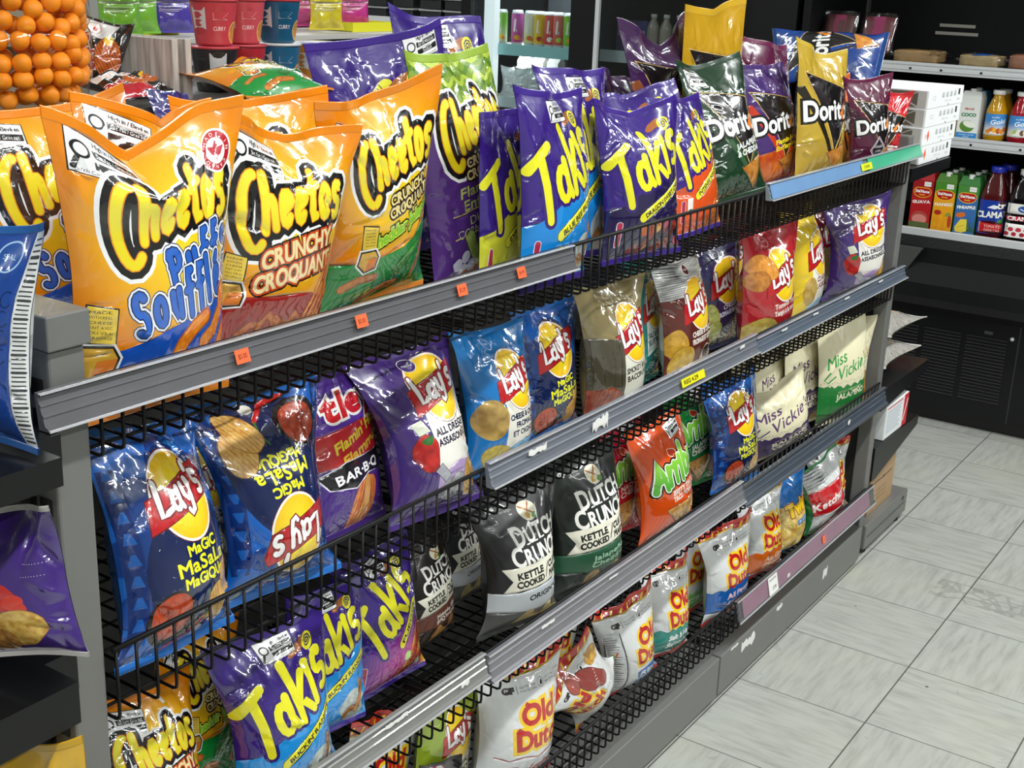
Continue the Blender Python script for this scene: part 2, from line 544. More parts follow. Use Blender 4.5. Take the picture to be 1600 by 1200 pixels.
def flat_print(name, d, w, h, mat, parent=None, thick=0.0006):
    """a flat printed card w x h in its local XZ plane, facing -Y"""
    xy, T, rgb = d.cells()
    p = np.stack([(xy[:, 0] / d.W - .5) * w, np.full(len(xy), -thick), (xy[:, 1] / d.H - .5) * h], 1)
    bx = np.array([(-w / 2, y, z) for y in (-thick, 0) for z in (-h / 2, h / 2)] + [(w / 2, y, z) for y in (-thick, 0) for z in (-h / 2, h / 2)])
    bt = np.array([(2, 3, 7), (2, 7, 6), (0, 2, 6), (0, 6, 4), (1, 5, 7), (1, 7, 3), (0, 1, 3), (0, 3, 2), (4, 6, 7), (4, 7, 5)])
    me = ink_mesh(name, [(p, T, rgb), (bx, bt, d.seal)])
    me.polygons.foreach_set('use_smooth', np.zeros(len(me.polygons), dtype=bool))
    return link(name, me, parent, mat)

def wrap_print(name, d, prof, a0, a1, mat, parent=None, sq=None, c=(0, 0, 0)):
    """print wrapped round a body of revolution: prof(v) -> (r, z); angles a0..a1 measured from +X"""
    xy, T, rgb = d.cells()
    u = xy[:, 0] / d.W; v = xy[:, 1] / d.H
    a = np.radians(a0 + (a1 - a0) * u)
    r, z = prof(v)
    m = 1.0
    if sq: m = (np.abs(np.cos(a)) ** sq + np.abs(np.sin(a)) ** sq) ** (-1 / sq)
    p = np.stack([c[0] + r * m * np.cos(a), c[1] + r * m * np.sin(a), c[2] + z], 1)
    me = ink_mesh(name, [(p, T, rgb)])
    return link(name, me, parent, mat)

# ---------------------------------------------------------------- the filled bag
def sstep(a, b, x):
    t = np.clip((x - a) / (b - a), 0, 1)
    return t * t * (3 - 2 * t)

SEAL = 0.036
class Bag:
    """maps (u, v, side) of a pillow bag to its local space: x across, z up, front towards -y"""
    def __init__(s, w, h, t, seed, bend=0.0, b0=.7, fold=0.0, wave=.01, dent=0.0, slump=.5, crease=2.5, vee=0.0, vx=.5, flare=.05):
        s.w, s.h, s.t = w, h, t
        s.vee, s.vx, s.flare = vee, vx, flare
        s.bend, s.b0, s.fold, s.wave, s.dent, s.slump = bend, b0, fold, wave, dent, slump
        r = random.Random(seed)
        tv = np.linspace(0, 1, 201)
        th = bend * sstep(b0 - .25, min(b0 + .3, 1.0), tv) + fold * sstep(b0 + .08, b0 + .2, tv)
        dv = h / 200
        s.tv = tv; s.th = th
        s.cy = np.concatenate([[0], np.cumsum(np.sin(th[:-1]) * dv)])
        s.cz = np.concatenate([[0], np.cumsum(np.cos(th[:-1]) * dv)])
        s.f = r.uniform(.5, 1.1); s.ph = r.uniform(0, 1)
        s.f2 = r.uniform(.7, 1.3); s.ph2 = r.uniform(0, 1)
        s.cr = []
        for side in (-1, 1):
            C = []
            for i in range(36 if side < 0 else 10):       # folds running down from the seals and in from the edges
                k = r.random()
                if k < .48: cu, cv, a = r.uniform(.06, .94), r.uniform(.74, .95), r.uniform(-.6, .6)
                elif k < .62: cu, cv, a = r.uniform(.1, .9), r.uniform(.07, .2), r.uniform(-.6, .6)
                elif k < .82: cu, cv, a = r.choice((r.uniform(.03, .2), r.uniform(.8, .97))), r.uniform(.2, .8), r.uniform(.7, 1.5) * r.choice((-1, 1))
                else: cu, cv, a = r.uniform(.15, .85), r.uniform(.25, .8), r.uniform(-1.5, 1.5)
                C.append((cu, cv, a, r.uniform(.04, .17) * (1 if i < 14 else .6), r.uniform(.02, .05), r.uniform(.2, 1.0) * (1 if i < 14 else .5) * r.choice((-1, -1, 1)) * .0042 * crease))
            s.cr.append(C)
        s.asym = r.uniform(-.25, .25)
    def __call__(s, U, V, side):
        vv = np.clip((V - SEAL) / (1 - 2 * SEAL), 0, 1)
        pv = (1 - np.exp(-vv * 7.5)) * (1 - vv ** (3.6 - 1.6 * s.slump)) * (1.16 + .1 * s.slump)
        pv = np.clip(pv, 0, 1.05)
        uu = np.clip(2 * U - 1, -1, 1)
        pu = (1 - np.abs(uu + s.asym * .3 * (1 - uu * uu)) ** 2.4) ** .72
        pu = np.where(np.abs(uu) > .9999, 0, np.nan_to_num(pu))
        t = s.t / 2 * pv * pu
        ed = np.clip(pu * 3, 0, 1) * np.clip(pv * 2.5, 0, 1)
        for cu, cv, a, l1, l2, dpt in s.cr[0 if side < 0 else 1]:
            du = (U - cu) * s.w / .2; dvv = (V - cv) * s.h / .2
            al = -du * math.sin(a) + dvv * math.cos(a); pe = du * math.cos(a) + dvv * math.sin(a)
            t = t + dpt * ed * np.exp(-(al / l1) ** 2) * (np.exp(-np.abs(pe) / l2) - .5 * np.exp(-(pe / (2.4 * l2)) ** 2))
        t = np.maximum(t, 0.0004)
        th = np.interp(V, s.tv, s.th)
        x = (U - .5) * s.w * (1 - min(.26, .02 + .85 * (s.t / s.w) ** 2) * pv) * (1 + s.flare * sstep(.45, 1, V))
        off = s.wave * np.sin(2 * PI * (U * s.f + s.ph)) * (sstep(.6, 1, V) + .35 * sstep(.2, 0, V))
        off = off + .5 * s.wave * np.sin(2 * PI * (U * s.f2 * 2 + s.ph2)) * sstep(.82, 1, V)
        off = off - s.dent * (1 - uu * uu) * sstep(.72, 1, V)      # middle of the top pressed in
        y = np.interp(V, s.tv, s.cy) + np.cos(th) * (side * t + off)
        z = np.interp(V, s.tv, s.cz) - np.sin(th) * (side * t + off)
        z = z + (.02 + .012 * s.asym * 4 * uu) * (uu ** 2) * sstep(.75, 1, V) * np.cos(th) * np.minimum(1, s.t / .06) * .6
        if s.vee:
            kk = np.clip(1 - np.abs(U - s.vx) / .42, 0, 1) ** 1.25
            z = z - s.vee * kk * sstep(.66, 1, V) * np.cos(th)
            y = y - s.vee * .55 * kk * np.sin(sstep(.6, .97, V) * PI)
        return np.stack([x, y, z], 1)

def build_bag(name, d, bag, flip=False, parent=None):
    """one bag: printed body, with its two crimped seals as parts"""
    xy, T, rgb = d.cells()
    u = xy[:, 0] / d.W; v = xy[:, 1] / d.H
    if flip: u, v = 1 - u, 1 - v
    parts = [(bag(u, v, -1), T, rgb)]
    nx, ny = 14, 20
    U, Vv = np.meshgrid(np.linspace(0, 1, nx + 1), np.linspace(SEAL, 1 - SEAL, ny + 1), indexing='ij')
    bt = grid_tris(nx, ny, True)
    parts.append((bag(U.ravel(), Vv.ravel(), 1), bt, d.back or d.seal))
    o = link(name, ink_mesh(name, parts), parent, d.mat)
    for a, b in ((0, SEAL), (1 - SEAL, 1)):
        nx, ny = 24, 8
        U, Vv = np.meshgrid(np.linspace(0, 1, nx + 1), np.linspace(a, b, ny + 1), indexing='ij')
        U, Vv = U.ravel(), Vv.ravel()
        P = []
        for side in (-1, 1):
            q = bag(U, Vv, side)
            rid = .0005 * np.cos((Vv - a) / (b - a) * 2 * PI * 4)
            q[:, 1] += rid + side * .0003
            P.append((q, grid_tris(nx, ny, side > 0), d.seal))
        s = link('crimped_seal', ink_mesh('crimped_seal', P), o, SEALFILM if d.mat is FOIL else d.mat)
    return o

def bag_pose(o, X, Y, Z, yaw, tilt, roll):
    R = Matrix.Rotation(yaw, 4, 'Z') @ Matrix.Rotation(tilt, 4, 'X') @ Matrix.Rotation(-roll, 4, 'Y')
    o.matrix_world = Matrix.Translation((X, Y, Z)) @ R
# ---------------------------------------------------------------- the printed fronts (100 wide, 142 high)
H0 = 142
def D_(base, seal=None, back=None, mat=None, **k):
    d = Design(100, H0, base, y0=H0 * SEAL, y1=H0 * (1 - SEAL), **k)
    d.seal = seal or (base if isinstance(base, str) else '999999')
    d.back = back or d.seal
    if mat: d.mat = mat
    return d

def warning(d, cx, cy, w, rot=0):
    """white 'high in' box with a magnifying glass"""
    h = w * .56; M = rotm(rot)
    at = lambda x, y: tuple(M @ np.array([x * w, y * h]) + [cx, cy])
    d.add(rect(cx, cy, w + 1, h + 1, rot), '222222'); d.add(rect(cx, cy, w, h, rot), 'f0f0f0')
    for k, s in ((.08, 'Sat fat / Gras sat.'), (-.22, 'Sodium')):
        x, y = at(.15, k); d.add(rect(x, y, w * .66, h * .21, rot), '151515')
        d.add(text(s, x, y, h * .12, w * (.56 if k > 0 else .3), rot), 'f5f5f5')
    x, y = at(.15, .35); d.add(text('High in / Elevé en', x, y, h * .13, w * .6, rot, b=.1), '151515')
    x, y = at(0, -.42); d.add(text('Health Canada / Santé Canada', x, y, h * .09, w * .9, rot), '222222')
    x, y = at(-.33, .08); d.add(ell(x, y, w * .12, n=18), '151515'); d.add(ell(x, y, w * .085, n=18), 'f0f0f0')
    d.add(stroke([at(-.38, -.12), at(-.46, -.4)], w * .03), '151515')
    return d

def chip(d, cx, cy, rx, ry, rot=0, a='e8b84a', b='b97a20', seed=1, ridge=None, rr=0, dense=120, edge='8a5a18', wob=.12):
    d.add(ell(cx, cy, rx, ry, rot, 30, wob, seed), edge, .5)
    d.add(ell(cx, cy, rx, ry, rot, 30, wob, seed), speck(a, b, .28, seed, ridge, rr))
    d.fine(cx, cy, rx, ry, dense)

def puff(d, pts, r, a='f59a22', b='d96a0c', seed=0):
    d.add(stroke(pts, r), 'a84a06', .5); d.add(stroke(pts, r, r * .8), speck(a, b, .5, seed))
    c = np.mean(pts, 0); d.fine(c[0], c[1], 12, 9, 60)

def cheddar_badge(d, x, y, s=1):
    d.layers(poly((x - 7 * s, y), (x + 6 * s, y - 1 * s), (x + 7 * s, y + 15 * s), (x - 5 * s, y + 17 * s)), (.7, '222222'), (0, 'e8c84a'))
    for k, t in enumerate(('MADE', 'WITH REAL', 'CHEESE', 'FAIT AVEC', 'DU VRAI', 'FROMAGE')):
        d.add(text(t, x, y + (14 - 2.4 * k) * s, 1.3 * s, 9 * s, -4), '222222')
    d.layers(poly((x - 7 * s, y - 3 * s), (x + 5 * s, y - 3 * s), (x + 8 * s, y - 8 * s), (x + 6 * s, y - 16 * s), (x - 3 * s, y - 18 * s), (x - 9 * s, y - 12 * s)), (2.2, 'f2f2ee'), (1.1, '222222'), (0, 'd8a83a'))
    d.add(poly((x - 1 * s, y - 9 * s), (x + 8 * s, y - 8 * s), (x + 6 * s, y - 16 * s), (x - 3 * s, y - 18 * s)), 'd9792a')

def cheeto_logo(d, cx, cy, w=72, rot=10, k=1.0):
    L = logo('Cheetos', cx, cy, w, w * .23, w * .034, rot, 0.14, 3 * k, gap=.3)
    d.layers(L, (w * .08, 'eeeeee'), (w * .052, '0d0d0d'), (w * .007, 'e0861a'), (-.1, fade('e8d414', 'f4e83c', cy - 14, cy + 16)))

def cheetos(kind):
    org = 'e68406'
    d = D_(glow(org, 'f0cc20', 56, 88, 46, 42), seal=org, back='d97c06')
    if kind == 'puffs':
        d.add(poly((-2, -2), (102, -2), (102, 60), (20, 38), (-2, 34)), '1450b4')
        warning(d, 22, 126, 32, -8)
        cheeto_logo(d, 54, 98, 74, 9)
        L = logo('Puffs', 70, 76, 48, 12.5, 1.6, 14, gap=.55); d.layers(L, (2.3, '0c1c50'), (1.8, 'e6ecf4'), (.8, '0c1c50'), (.1, '2a62c0'))
        L = logo('Soufflés', 60, 59, 72, 13.5, 1.6, 12, gap=.5); d.layers(L, (2.3, '0c1c50'), (1.8, 'e6ecf4'), (.8, '0c1c50'), (.1, '2a62c0'))
        puff(d, [(52, 28), (55, 36), (63, 43), (72, 47)], 4); puff(d, [(72, 34), (80, 38), (88, 48), (89, 57)], 4, seed=3)
        puff(d, [(92, 20), (89, 29), (95, 36)], 4.5, seed=5)
        cheddar_badge(d, 9, 42)
        d.layers(ell(86, 121, 8.2), (.9, 'f4f0ea'), (0, 'b4172a')); d.add(ell(86, 121, 5.4), 'f4f0ea')
        d.add(poly((86, 125.5), (87.5, 122.5), (90.5, 123), (88.6, 119.5), (86.4, 118.4), (86, 116.5), (85.6, 118.4), (83.4, 119.5), (81.5, 123), (84.5, 122.5)), 'b4172a')
        for k, ch in enumerate('MADE IN CANADA'):
            a = 150 - k * 24
            if ch != ' ': d.add(text(ch, 86 + 6.7 * math.cos(math.radians(a)), 121 + 6.7 * math.sin(math.radians(a)), 1.6, None, a - 90), 'f4f0ea')
    elif kind == 'crunchy':
        d.add(poly((-2, -2), (102, -2), (102, 36), (70, 44), (-2, 42)), '9c1f1c')
        warning(d, 26, 122, 34, -6)
        d.add(poly((56, 139), (61, 138), (68, 128), (64, 128)), 'e9e4da')
        cheeto_logo(d, 50, 94, 80, 9)
        for s, y, w in (('CRUNCHY', 71, 60), ('CROQUANT', 57, 66)):
            L = text(s, 54, y, 10, w, 14, .12, .5, arch=1.5); d.layers(L, (2.3, '1c0f0a'), (1.2, 'c84a14'), (0, 'ecd9a0'))
        cheddar_badge(d, 9, 52, .9)
        for k in range(7):
            x = 22 + k * 11; puff(d, [(x, 18 + (k % 3) * 5), (x + 5, 24 + (k % 2) * 7), (x + 12, 24)], 2.3, 'e88a2a', 'b04a12', k)
        for k in range(4): puff(d, [(66 + k * 6, 20), (78 + k * 5, 48), (86 + k * 3, 66)], 1.6, 'f0b060', 'c0300e', k + 9)
    elif kind == 'jalapeno':
        d.add(poly((-2, -2), (102, -2), (102, 62), (60, 46), (-2, 42)), '128a36')
        d.add(stroke([(-2, 42), (40, 45), (70, 50), (102, 62)], .6), 'c46a1a')
        warning(d, 24, 118, 30, -14)
        cheeto_logo(d, 58, 100, 72, 10)
        for s, y, w in (('CRUNCHY', 82, 42), ('CROQUANT', 74.5, 44)):
            L = text(s, 66, y, 6, w, 11, .1, .3); d.layers(L, (1.3, '2a1a08'), (0, 'f0dc96'))
        L = text('Cheddar Jalapeño', 62, 62, 7.5, 74, 14, .12, .5); d.layers(L, (1.6, '14400e'), (.5, 'f0e850'), (0, '8ed03c'))
        d.layers(stroke([(56, 30), (66, 36), (78, 42)], 4.8, 3.4), (.7, '083c12'), (0, fade('1c6a24', '4aa03a', 26, 46))); d.add(stroke([(78, 42), (83, 48)], 1.2), '4a7a20')
        puff(d, [(12, 26), (22, 31), (34, 31)], 2.6, 'd98a3a', 'a4561a'); puff(d, [(30, 14), (46, 20), (60, 19)], 3.2, 'e0923a', 'a4561a', 4)
        puff(d, [(80, 20), (84, 30), (90, 40)], 2.6, 'e0923a', 'a4561a', 7)
        for k in range(3): d.add(stroke([(8 + k, 10 - k * 2.2), (30 + k, 7 - k * 2)], .5), '0a5a20')
        cheddar_badge(d, 27, 52, .85)
    elif kind == 'dill':
        d = D_('4e2b74', seal='96b43c', back='4e2b74')
        d.add(rect(50, 124, 110, 40), '7f9e2c')
        for k in range(6):
            y = 107 + k * 6
            d.add(stroke([(x, y + 2.2 * math.sin(x * .36 + k * 1.6)) for x in range(-4, 106, 3)], 1.5), 'b8cf4a' if k % 2 else '5c8422')
        cheeto_logo(d, 54, 96, 74, 9)
        for s, y, w, c in (('CRUNCHY', 80, 46, 'f0dc96'), ('CROQUANT', 73, 50, 'f0dc96')):
            L = text(s, 56, y, 5.4, w, 9, .1, .3); d.layers(L, (1.2, '2a1a08'), (0, c))
        d.add(text("Flamin' Hot", 54, 64, 6, 62, 9, .25, .2), 'b8c060'); d.add(text('Enflammés', 54, 56, 6, 58, 9, .25, .2), 'b8c060')
        d.add(stroke([(16, 46), (90, 57)], .4), 'c8b878'); d.add(text('DILL PICKLE', 56, 46.5, 5.2, 54, 9), 'bcc48a')
        d.add(text('CORNICHONS ANETH', 54, 39.5, 5.2, 70, 9), 'bcc48a'); d.add(stroke([(16, 32), (90, 43)], .4), 'c8b878')
        d.layers(stroke([(30, 32), (36, 22), (46, 15)], 4.2, 3.4), (.6, '3a5a18'), (0, speck('a8b860', '7a9440', .4)))
        for x, y in ((20, 16), (27, 20), (26, 12), (34, 14), (38, 9)): d.add(ell(x, y, 4), 'c9c8d8')
        puff(d, [(28, 9), (36, 6), (44, 11)], 2.4, 'd97a2a', 'b0521a', 8)
        d.add(text('200 g', 14, 8, 2.4, 9), 'd8d0e8')
    return d

def takis(kind):
    pur = '351b7a'
    low, ban, txt = {'blue': ('1686d6', "BLUE HEAT", None), 'bluebee': ('1585d4', 'BLUE BEE BUNCH', None), 'dragon': ('1d1245', 'DRAGON SWEET CHILI', None),
                     'intense': ('e4541a', 'INTENSE NACHO', None), 'ranch': ('1e92de', "BUCKIN' RANCH", None), 'fuego': ('5a2a92', 'FUEGO', None),
                     'lime': ('c8c832', 'EXPLOSIVE PUNCH', None), 'limited': ('3c1f86', 'LIMITED EDITION', None)}[kind]
    d = D_(pur, seal='3a1f82', back='2f186e')
    if kind not in ('limited',):
        d.add(poly((-2, -2), (102, -2), (102, 94), (86, 86), (70, 82), (50, 72), (30, 62), (12, 52), (-2, 48)), low if kind != 'fuego' else glow('5a2a92', 'c03a8a', 70, 20, 50, 40))
    if kind == 'fuego':
        d.add(poly((102, -2), (40, -2), (60, 30), (84, 62), (102, 66)), speck('f0c030', 'd84a1a', .12, 3))
        for k, p in enumerate(([(50, 18), (70, 12), (88, 10)], [(74, 30), (82, 44), (88, 58)], [(66, 24), (78, 22), (92, 20)])):
            d.layers(stroke(p, 5), (.6, '5a0e10'), (0, speck('c43a22', '8a1c18', .5, k)))
        for x, y in ((62, 34), (84, 16), (92, 34)): d.layers(ell(x, y, 5), (.8, '4a8a20'), (0, 'c8e08a'))
    if kind == 'limited':
        d.layers(stroke([(8, 60), (12, 74), (30, 96), (48, 110)], 6.2), (0, 'e6e022'))
        d.add(text('LIMITED EDITION /', 30, 98, 4.2, 40, 44, b=.2), '1c1038'); d.add(text('EDITION LIMITÉE', 34, 93, 4.2, 38, 44, b=.2), '1c1038')
        L = logo('Takis', 58, 60, 88, 30, 5, 24, .25)
    else:
        L = logo('Takis', 50, 87, 88, 25, 3.5, 24 if kind != 'fuego' else 38, .2)
    d.layers(L, (2.8, '321a70'), (0, 'e8e224'))
    sx, sy = (76, 122) if kind != 'limited' else (70, 112)
    d.add(ell(sx - 8, sy + 1, 11, 4.5, 12, 26, .5, 3), 'a5602a'); d.add(ell(sx, sy, 6.2), 'e8e224')
    d.add(stroke([(sx + (4.6 - t * .28) * math.cos(t * .9), sy + (4.6 - t * .28) * math.sin(t * .9)) for t in range(15)], .55), '2a1660')
    if kind != 'limited':
        a = 26 if kind != 'fuego' else 46
        M = rotm(a); cx, cy, wd = (62, 55, 66) if kind not in ('fuego',) else (70, 66, 46)
        at = lambda x, y: tuple(M @ np.array([x, y]) + [cx, cy])
        d.layers(stroke([at(-wd / 2, 0), at(0, .6), at(wd / 2, 0)], 4.2), (.6, '1c1038'), (0, 'ece62a'))
        d.add(text(ban, cx, cy, 4, wd * .9, a, b=.25), '1c1038')
        d.layers(stroke([(10, 18), (10, 36)], 2.2), (.5, 'e8e4f0'), (0, 'b02a4a'))
        d.add(text('TORTILLA CHIPS', 44, 12, 2.2, 34), 'd8d4ea')
    if kind in ('ranch', 'bluebee', 'blue'):
        d.add(ell(74, 22, 20, 16, 0, 24, .25, 5), speck('d4d8cc', '9fb0b4', .2, 2))
        for p in ([(82, 18), (85, 32), (83, 44)], [(64, 14), (70, 20), (80, 16)]):
            d.layers(stroke(p, 3.6, 3), (.5, '5a3212'), (0, speck('c8843a', '9a5a22', .5, 2)))
    if kind == 'dragon':
        for k in range(16):
            d.add(ell(30 + (k * 23) % 62, 12 + (k * 17) % 34, 6, 4, k * 40, 20, .3, k), ('b4445a', 'd06a2a', '7a2a5a', 'c8385a', 'd8a048')[k % 5])
        for p in ([(40, 10), (46, 22), (42, 32)], [(60, 8), (74, 16), (80, 30)]): d.layers(stroke(p, 4), (.5, '4a1410'), (0, speck('c04a22', '8a2c18', .5, 2)))
    if kind == 'intense':
        d.add(poly((40, -2), (102, -2), (102, 60), (80, 40), (60, 20)), speck('f0a040', 'e0601a', .15, 6))
        for p in ([(60, 14), (76, 22), (92, 30)], [(72, 8), (84, 12), (96, 12)], [(78, 34), (88, 44), (96, 52)]): d.layers(stroke(p, 4), (.5, '8a3a10'), (0, speck('e8842a', 'b8501a', .5, 2)))
        d.add(rect(20, 32, 8, 16), 'f0ece4'); d.add(rect(20, 27, 6, 3), '2a1a1a')
    if kind == 'lime':
        for k in range(8): d.add(ell(20 + (k * 29) % 70, 8 + (k * 13) % 26, 7, 4, k * 50, 20, .3, k), ('dcd84a', 'a8b83a', '6a7a2a', 'e8c840')[k % 4])
    if kind in ('limited', 'ranch', 'fuego', 'bluebee'): warning(d, *((80, 131, 26, 6) if kind == 'limited' else (48, 128, 27, 4)))
    return d

def doritos(base, seal=None, tri='0c0a0c', flame='e0661c', low=None, sub=None, subc='f0d428', badge=None):
    d = D_(base, seal=seal or base, back=base)
    if low: d.add(poly((-2, -2), (102, -2), (102, 40), (60, 46), (-2, 38)), low)
    d.add(poly((-4, 98), (8, 99), (54, 30), (60, 32), (104, 96), (104, 100), (60, 24), (52, 24)), flame)
    d.layers(poly((10, 112), (100, 96), (58, 34)), (1.6, 'f0c878'), (.7, tri), (0, tri))
    d.add(poly((10, 112), (40, 107), (58, 60), (58, 34)), '1c1418')
    L = text('Doritos', 52, 76, 20, 92, 4, .05, 1.0); d.layers(L, (2.8, '0a0a0a'), (0, 'f4f4f2'))
    d.layers(poly((76, 66), (83, 86), (68, 72)), (.6, 'e04a1a'), (0, 'e88a2a'))
    if sub:
        for k, s in enumerate(sub): d.add(text(s, 62, 54 - 7.5 * k, 5.2, 50, 6, .15, .4), subc)
    chipc = ('e0a048', 'b4641e')
    d.add(poly((44, 30), (84, 40), (74, 8)), '6a3a10', .8); d.add(poly((44, 30), (84, 40), (74, 8)), speck(*chipc, .3, 4)); d.fine(68, 26, 16, 14, 120)
    if base == '14351f': warning(d, 22, 126, 26, -4)
    if badge == 'diamond':
        for r, c in ((20, 'f2eef2'), (18.6, base), (16.6, 'f2eef2'), (15.6, '1a1018')):
            d.add(poly((48, 38 + r), (48 + r, 38), (48, 38 - r), (48 - r, 38)), c)
        d.add(text('LOADED', 48, 42, 3.6, 20), 'f2eef2'); d.add(text('CORN', 48, 35, 3.6, 15), 'f2eef2')
    if badge == 'f1':
        d.add(poly((16, 24), (44, 24), (60, 36), (92, 36), (94, 40), (50, 40)), 'f4f2f0'); d.add(poly((36, 18), (50, 18), (64, 31), (90, 31), (92, 34), (54, 34)), 'f4f2f0')
        d.add(text('F1', 74, 27, 8, 16, 0, .3, .8), 'f4f2f0')
    return d

def sun_logo(d, cx, cy, r=23, flip=False):
    d.layers(ell(cx, cy, r, r * 1.08, 0, 40), (2.2, '6a1a14'), (1.6, 'f2f0ea'), (0, glow('f2b01a', 'f8e020', cx, cy, r, r)))
    d.layers(poly((cx - r * 1.32, cy - r * .78), (cx - r * 1.2, cy + r * .02), (cx + r * 1.12, cy + r * .72), (cx + r * 1.24, cy + r * .52), (cx + r * 1.04, cy - r * .12)), (.8, '6a1014'), (0, 'b8161e'))
    L = logo("Lay's", cx + 1, cy + r * .03, r * 2.04, r * .48, r * .075, 13, .18, gap=.14)
    d.layers(L, (r * .05, '7a0c14'), (0, 'f6f4f2'))

def lays(kind):
    if kind == 'masala':
        d = D_('135eb6', seal='1c6cc0', back='1264b6', mat=FOIL)
        for k in range(16):
            x = (k * 37) % 100; y = (k * 53) % 130 + 6
            d.layers(ell(x, y, 8 + k % 4, 12 + k % 5, k * 40, 24, .3, k), (1.6, '0a3c86'), (0, ('0c4698', '1478cc', '0a3a80')[k % 3]))
        for x in (6, 94):
            d.add(rect(x, 60, 9, 118), '0c2c6c')
            for k in range(9): d.add(poly((x - 3, 10 + 13 * k), (x + 3, 10 + 13 * k), (x + 1, 17 + 13 * k), (x - 1, 17 + 13 * k)), '1a5cae')
        d.add(ell(52, 50, 42, 50, 0, 40), '0a1c4c'); d.add(ell(52, 112, 20, 17), '0a2a66')
        sun_logo(d, 50, 97, 25)
        for s, y, h, w in (('MaGiC', 65, 6.4, 30), ('MaSaLa', 55.5, 8.6, 50), ('MaGiQUe', 46, 6.4, 42)):
            d.add(text(s, 54, y, h, w, 6, 0, .35), 'f0ee1e')
        d.layers(ell(26, 26, 17, 16), (0, '1a1416')); d.add(ell(26, 27, 14.4, 13.4), speck('c8502a', '7a1c12', .35, 3)); d.fine(26, 27, 14, 13, 160)
        d.layers(stroke([(30, 6), (44, 9), (56, 20)], 2.2, 1.4), (.4, '4a0a0c'), (0, 'c41e1e')); d.add(stroke([(56, 20), (58, 30), (55, 36)], .8), '3a6a22')
        for x, y, rot, s in ((80, 38, -20, 3), (70, 25, 30, 4)):
            chip(d, x, y, 11, 16, rot, 'f0c870', 'b8742a', s, 3.2, 20, 180)
        d.add(ell(56, 10, 5, 3.6), 'ece6d8')
        return d
    cfg = {'alldressed': ('432a72', 'ece8e0', ('ALL DRESSED', 'ASSAISONNÉES'), '1c1838', 'b49ac8', '4a2f7c'),
           'onionblue': ('1272b8', 'ece8dc', ('CHEESE & ONION', 'FROMAGE', 'ET OIGNON'), '16254a', '6aa8d8', '1272b8'),
           'bacon': ('8a7c52', 'e6e4d4', ('SMOKEY BACON', 'BACON FUMÉ'), '2c2a20', 'a89a5a', '9a8c5e'),
           'vinegar': ('127a72', 'dce6e0', ('SALT & VINEGAR', 'SEL ET VINAIGRE'), '1c3a44', '4aa89c', '18867c'),
           'brown': ('5a2018', '5a2018', ('CHEESE & ONION', 'FROMAGE ET OIGNON'), 'ece4dc', '5a2018', 'c8c8c4'),
           'navy': ('26284e', '26284e', ('CHEESE', 'FROMAGE ROUGE'), 'dcdcec', '26284e', '2c2e5a'),
           'tango': ('b01e28', 'a81c26', ('Tomato Tango', 'Tango à la tomate'), 'f0d8d0', 'a81c26', 'c0242e'),
           'classic': ('e8c61c', 'f2efe4', ('CLASSIC', 'CLASSIQUES'), '8a2020', '8ab8d8', 'e8cc2a'),
           'wavy': ('8c1c24', 'f0ede6', ('Wavy', 'ondulées', 'ORIGINAL'), '2a1c1c', '7a1a22', 'd8d0c8'),
           'dill': ('8aa028', 'dcd8c4', ('DILL PICKLE', 'CORNICHONS'), '2c3a14', 'b4c45a', '94a832')}[kind]
    base, pan, tx, tc, foot, seal = cfg
    d = D_(base, seal=seal, back=seal)
    cx, cy, r = (60, 92, 25) if kind in ('alldressed', 'onionblue', 'bacon', 'vinegar', 'dill') else (56, 90, 26)
    if kind in ('brown',):
        for k in range(18): d.add(stroke([(-2, 100 + k * 2.2), (102, 104 + k * 2.2)], .45), 'b4b4b0')
        d.add(rect(50, 130, 104, 60), 'c9c9c5')
        for k in range(18): d.add(stroke([(-2, 100 + k * 2.2), (102, 102 + k * 2.2)], .4), '9a9a98')
    if pan != base:
        d.add(poly((cx - 26, cy), (cx + 28, cy), (cx + 34, 14), (cx - 28, 14)), pan)
        up0 = 12 if kind == 'alldressed' else 0
        if up0: d.add(poly((cx - 27, cy), (cx + 29, cy), (cx + 29, cy + 14), (cx - 25, cy + 14)), pan); d.add(poly((cx - 30, 10), (cx + 36, 10), (cx + 36, 30), (cx - 30, 26)), base)
        d.add(poly((cx - 28, 14 + up0), (cx + 34, 14 + up0), (cx + 33, 30 + up0), (cx, 33 + up0), (cx - 28, 24 + up0)), foot)
        d.add(text('MADE WITH REAL POTATOES', cx + 2, 25 + up0, 2, 36, 3), tc); d.add(text('VRAIES POMMES DE TERRE', cx + 2, 20.5 + up0, 2, 36, 3), tc)
    up = 14 if kind == 'alldressed' else 0
    cy += up
    sun_logo(d, cx, cy, r)
    n = len(tx)
    for k, s in enumerate(tx):
        h = 5.6 if n == 2 else 5.2
        d.add(text(s, cx + 3, 59 + up - 8.4 * k, h, min(52, 5.0 * len(s)), 4, 0, .35), tc)
    if kind == 'alldressed':
        d.layers(ell(24, 57, 12, 15, 10, 26, .15, 2), (.5, '5a0c10'), (0, speck('d02a24', '8c1216', .12, 2))); d.add(ell(27, 67, 5, 4, 0, 16, .4, 1), '2a6a22'); d.add(poly((20, 72), (32, 74), (27, 84), (17, 82)), 'd8dcc8')
        d.layers(poly((28, 41), (40, 30), (46, 35), (36, 46)), (.5, '3a3844'), (0, 'a8a8b0')); d.layers(ell(52, 24, 13, 11, 20, 26, .2, 4), (.5, '4a4850'), (0, speck('c8c8cc', '6a6a74', .3, 4)))
        chip(d, 80, 28, 13, 18, -12, 'e8bc58', 'b8822c', 2); chip(d, 93, 38, 7, 17, 14, 'e0a850', 'b0742a', 5)
    elif kind == 'onionblue':
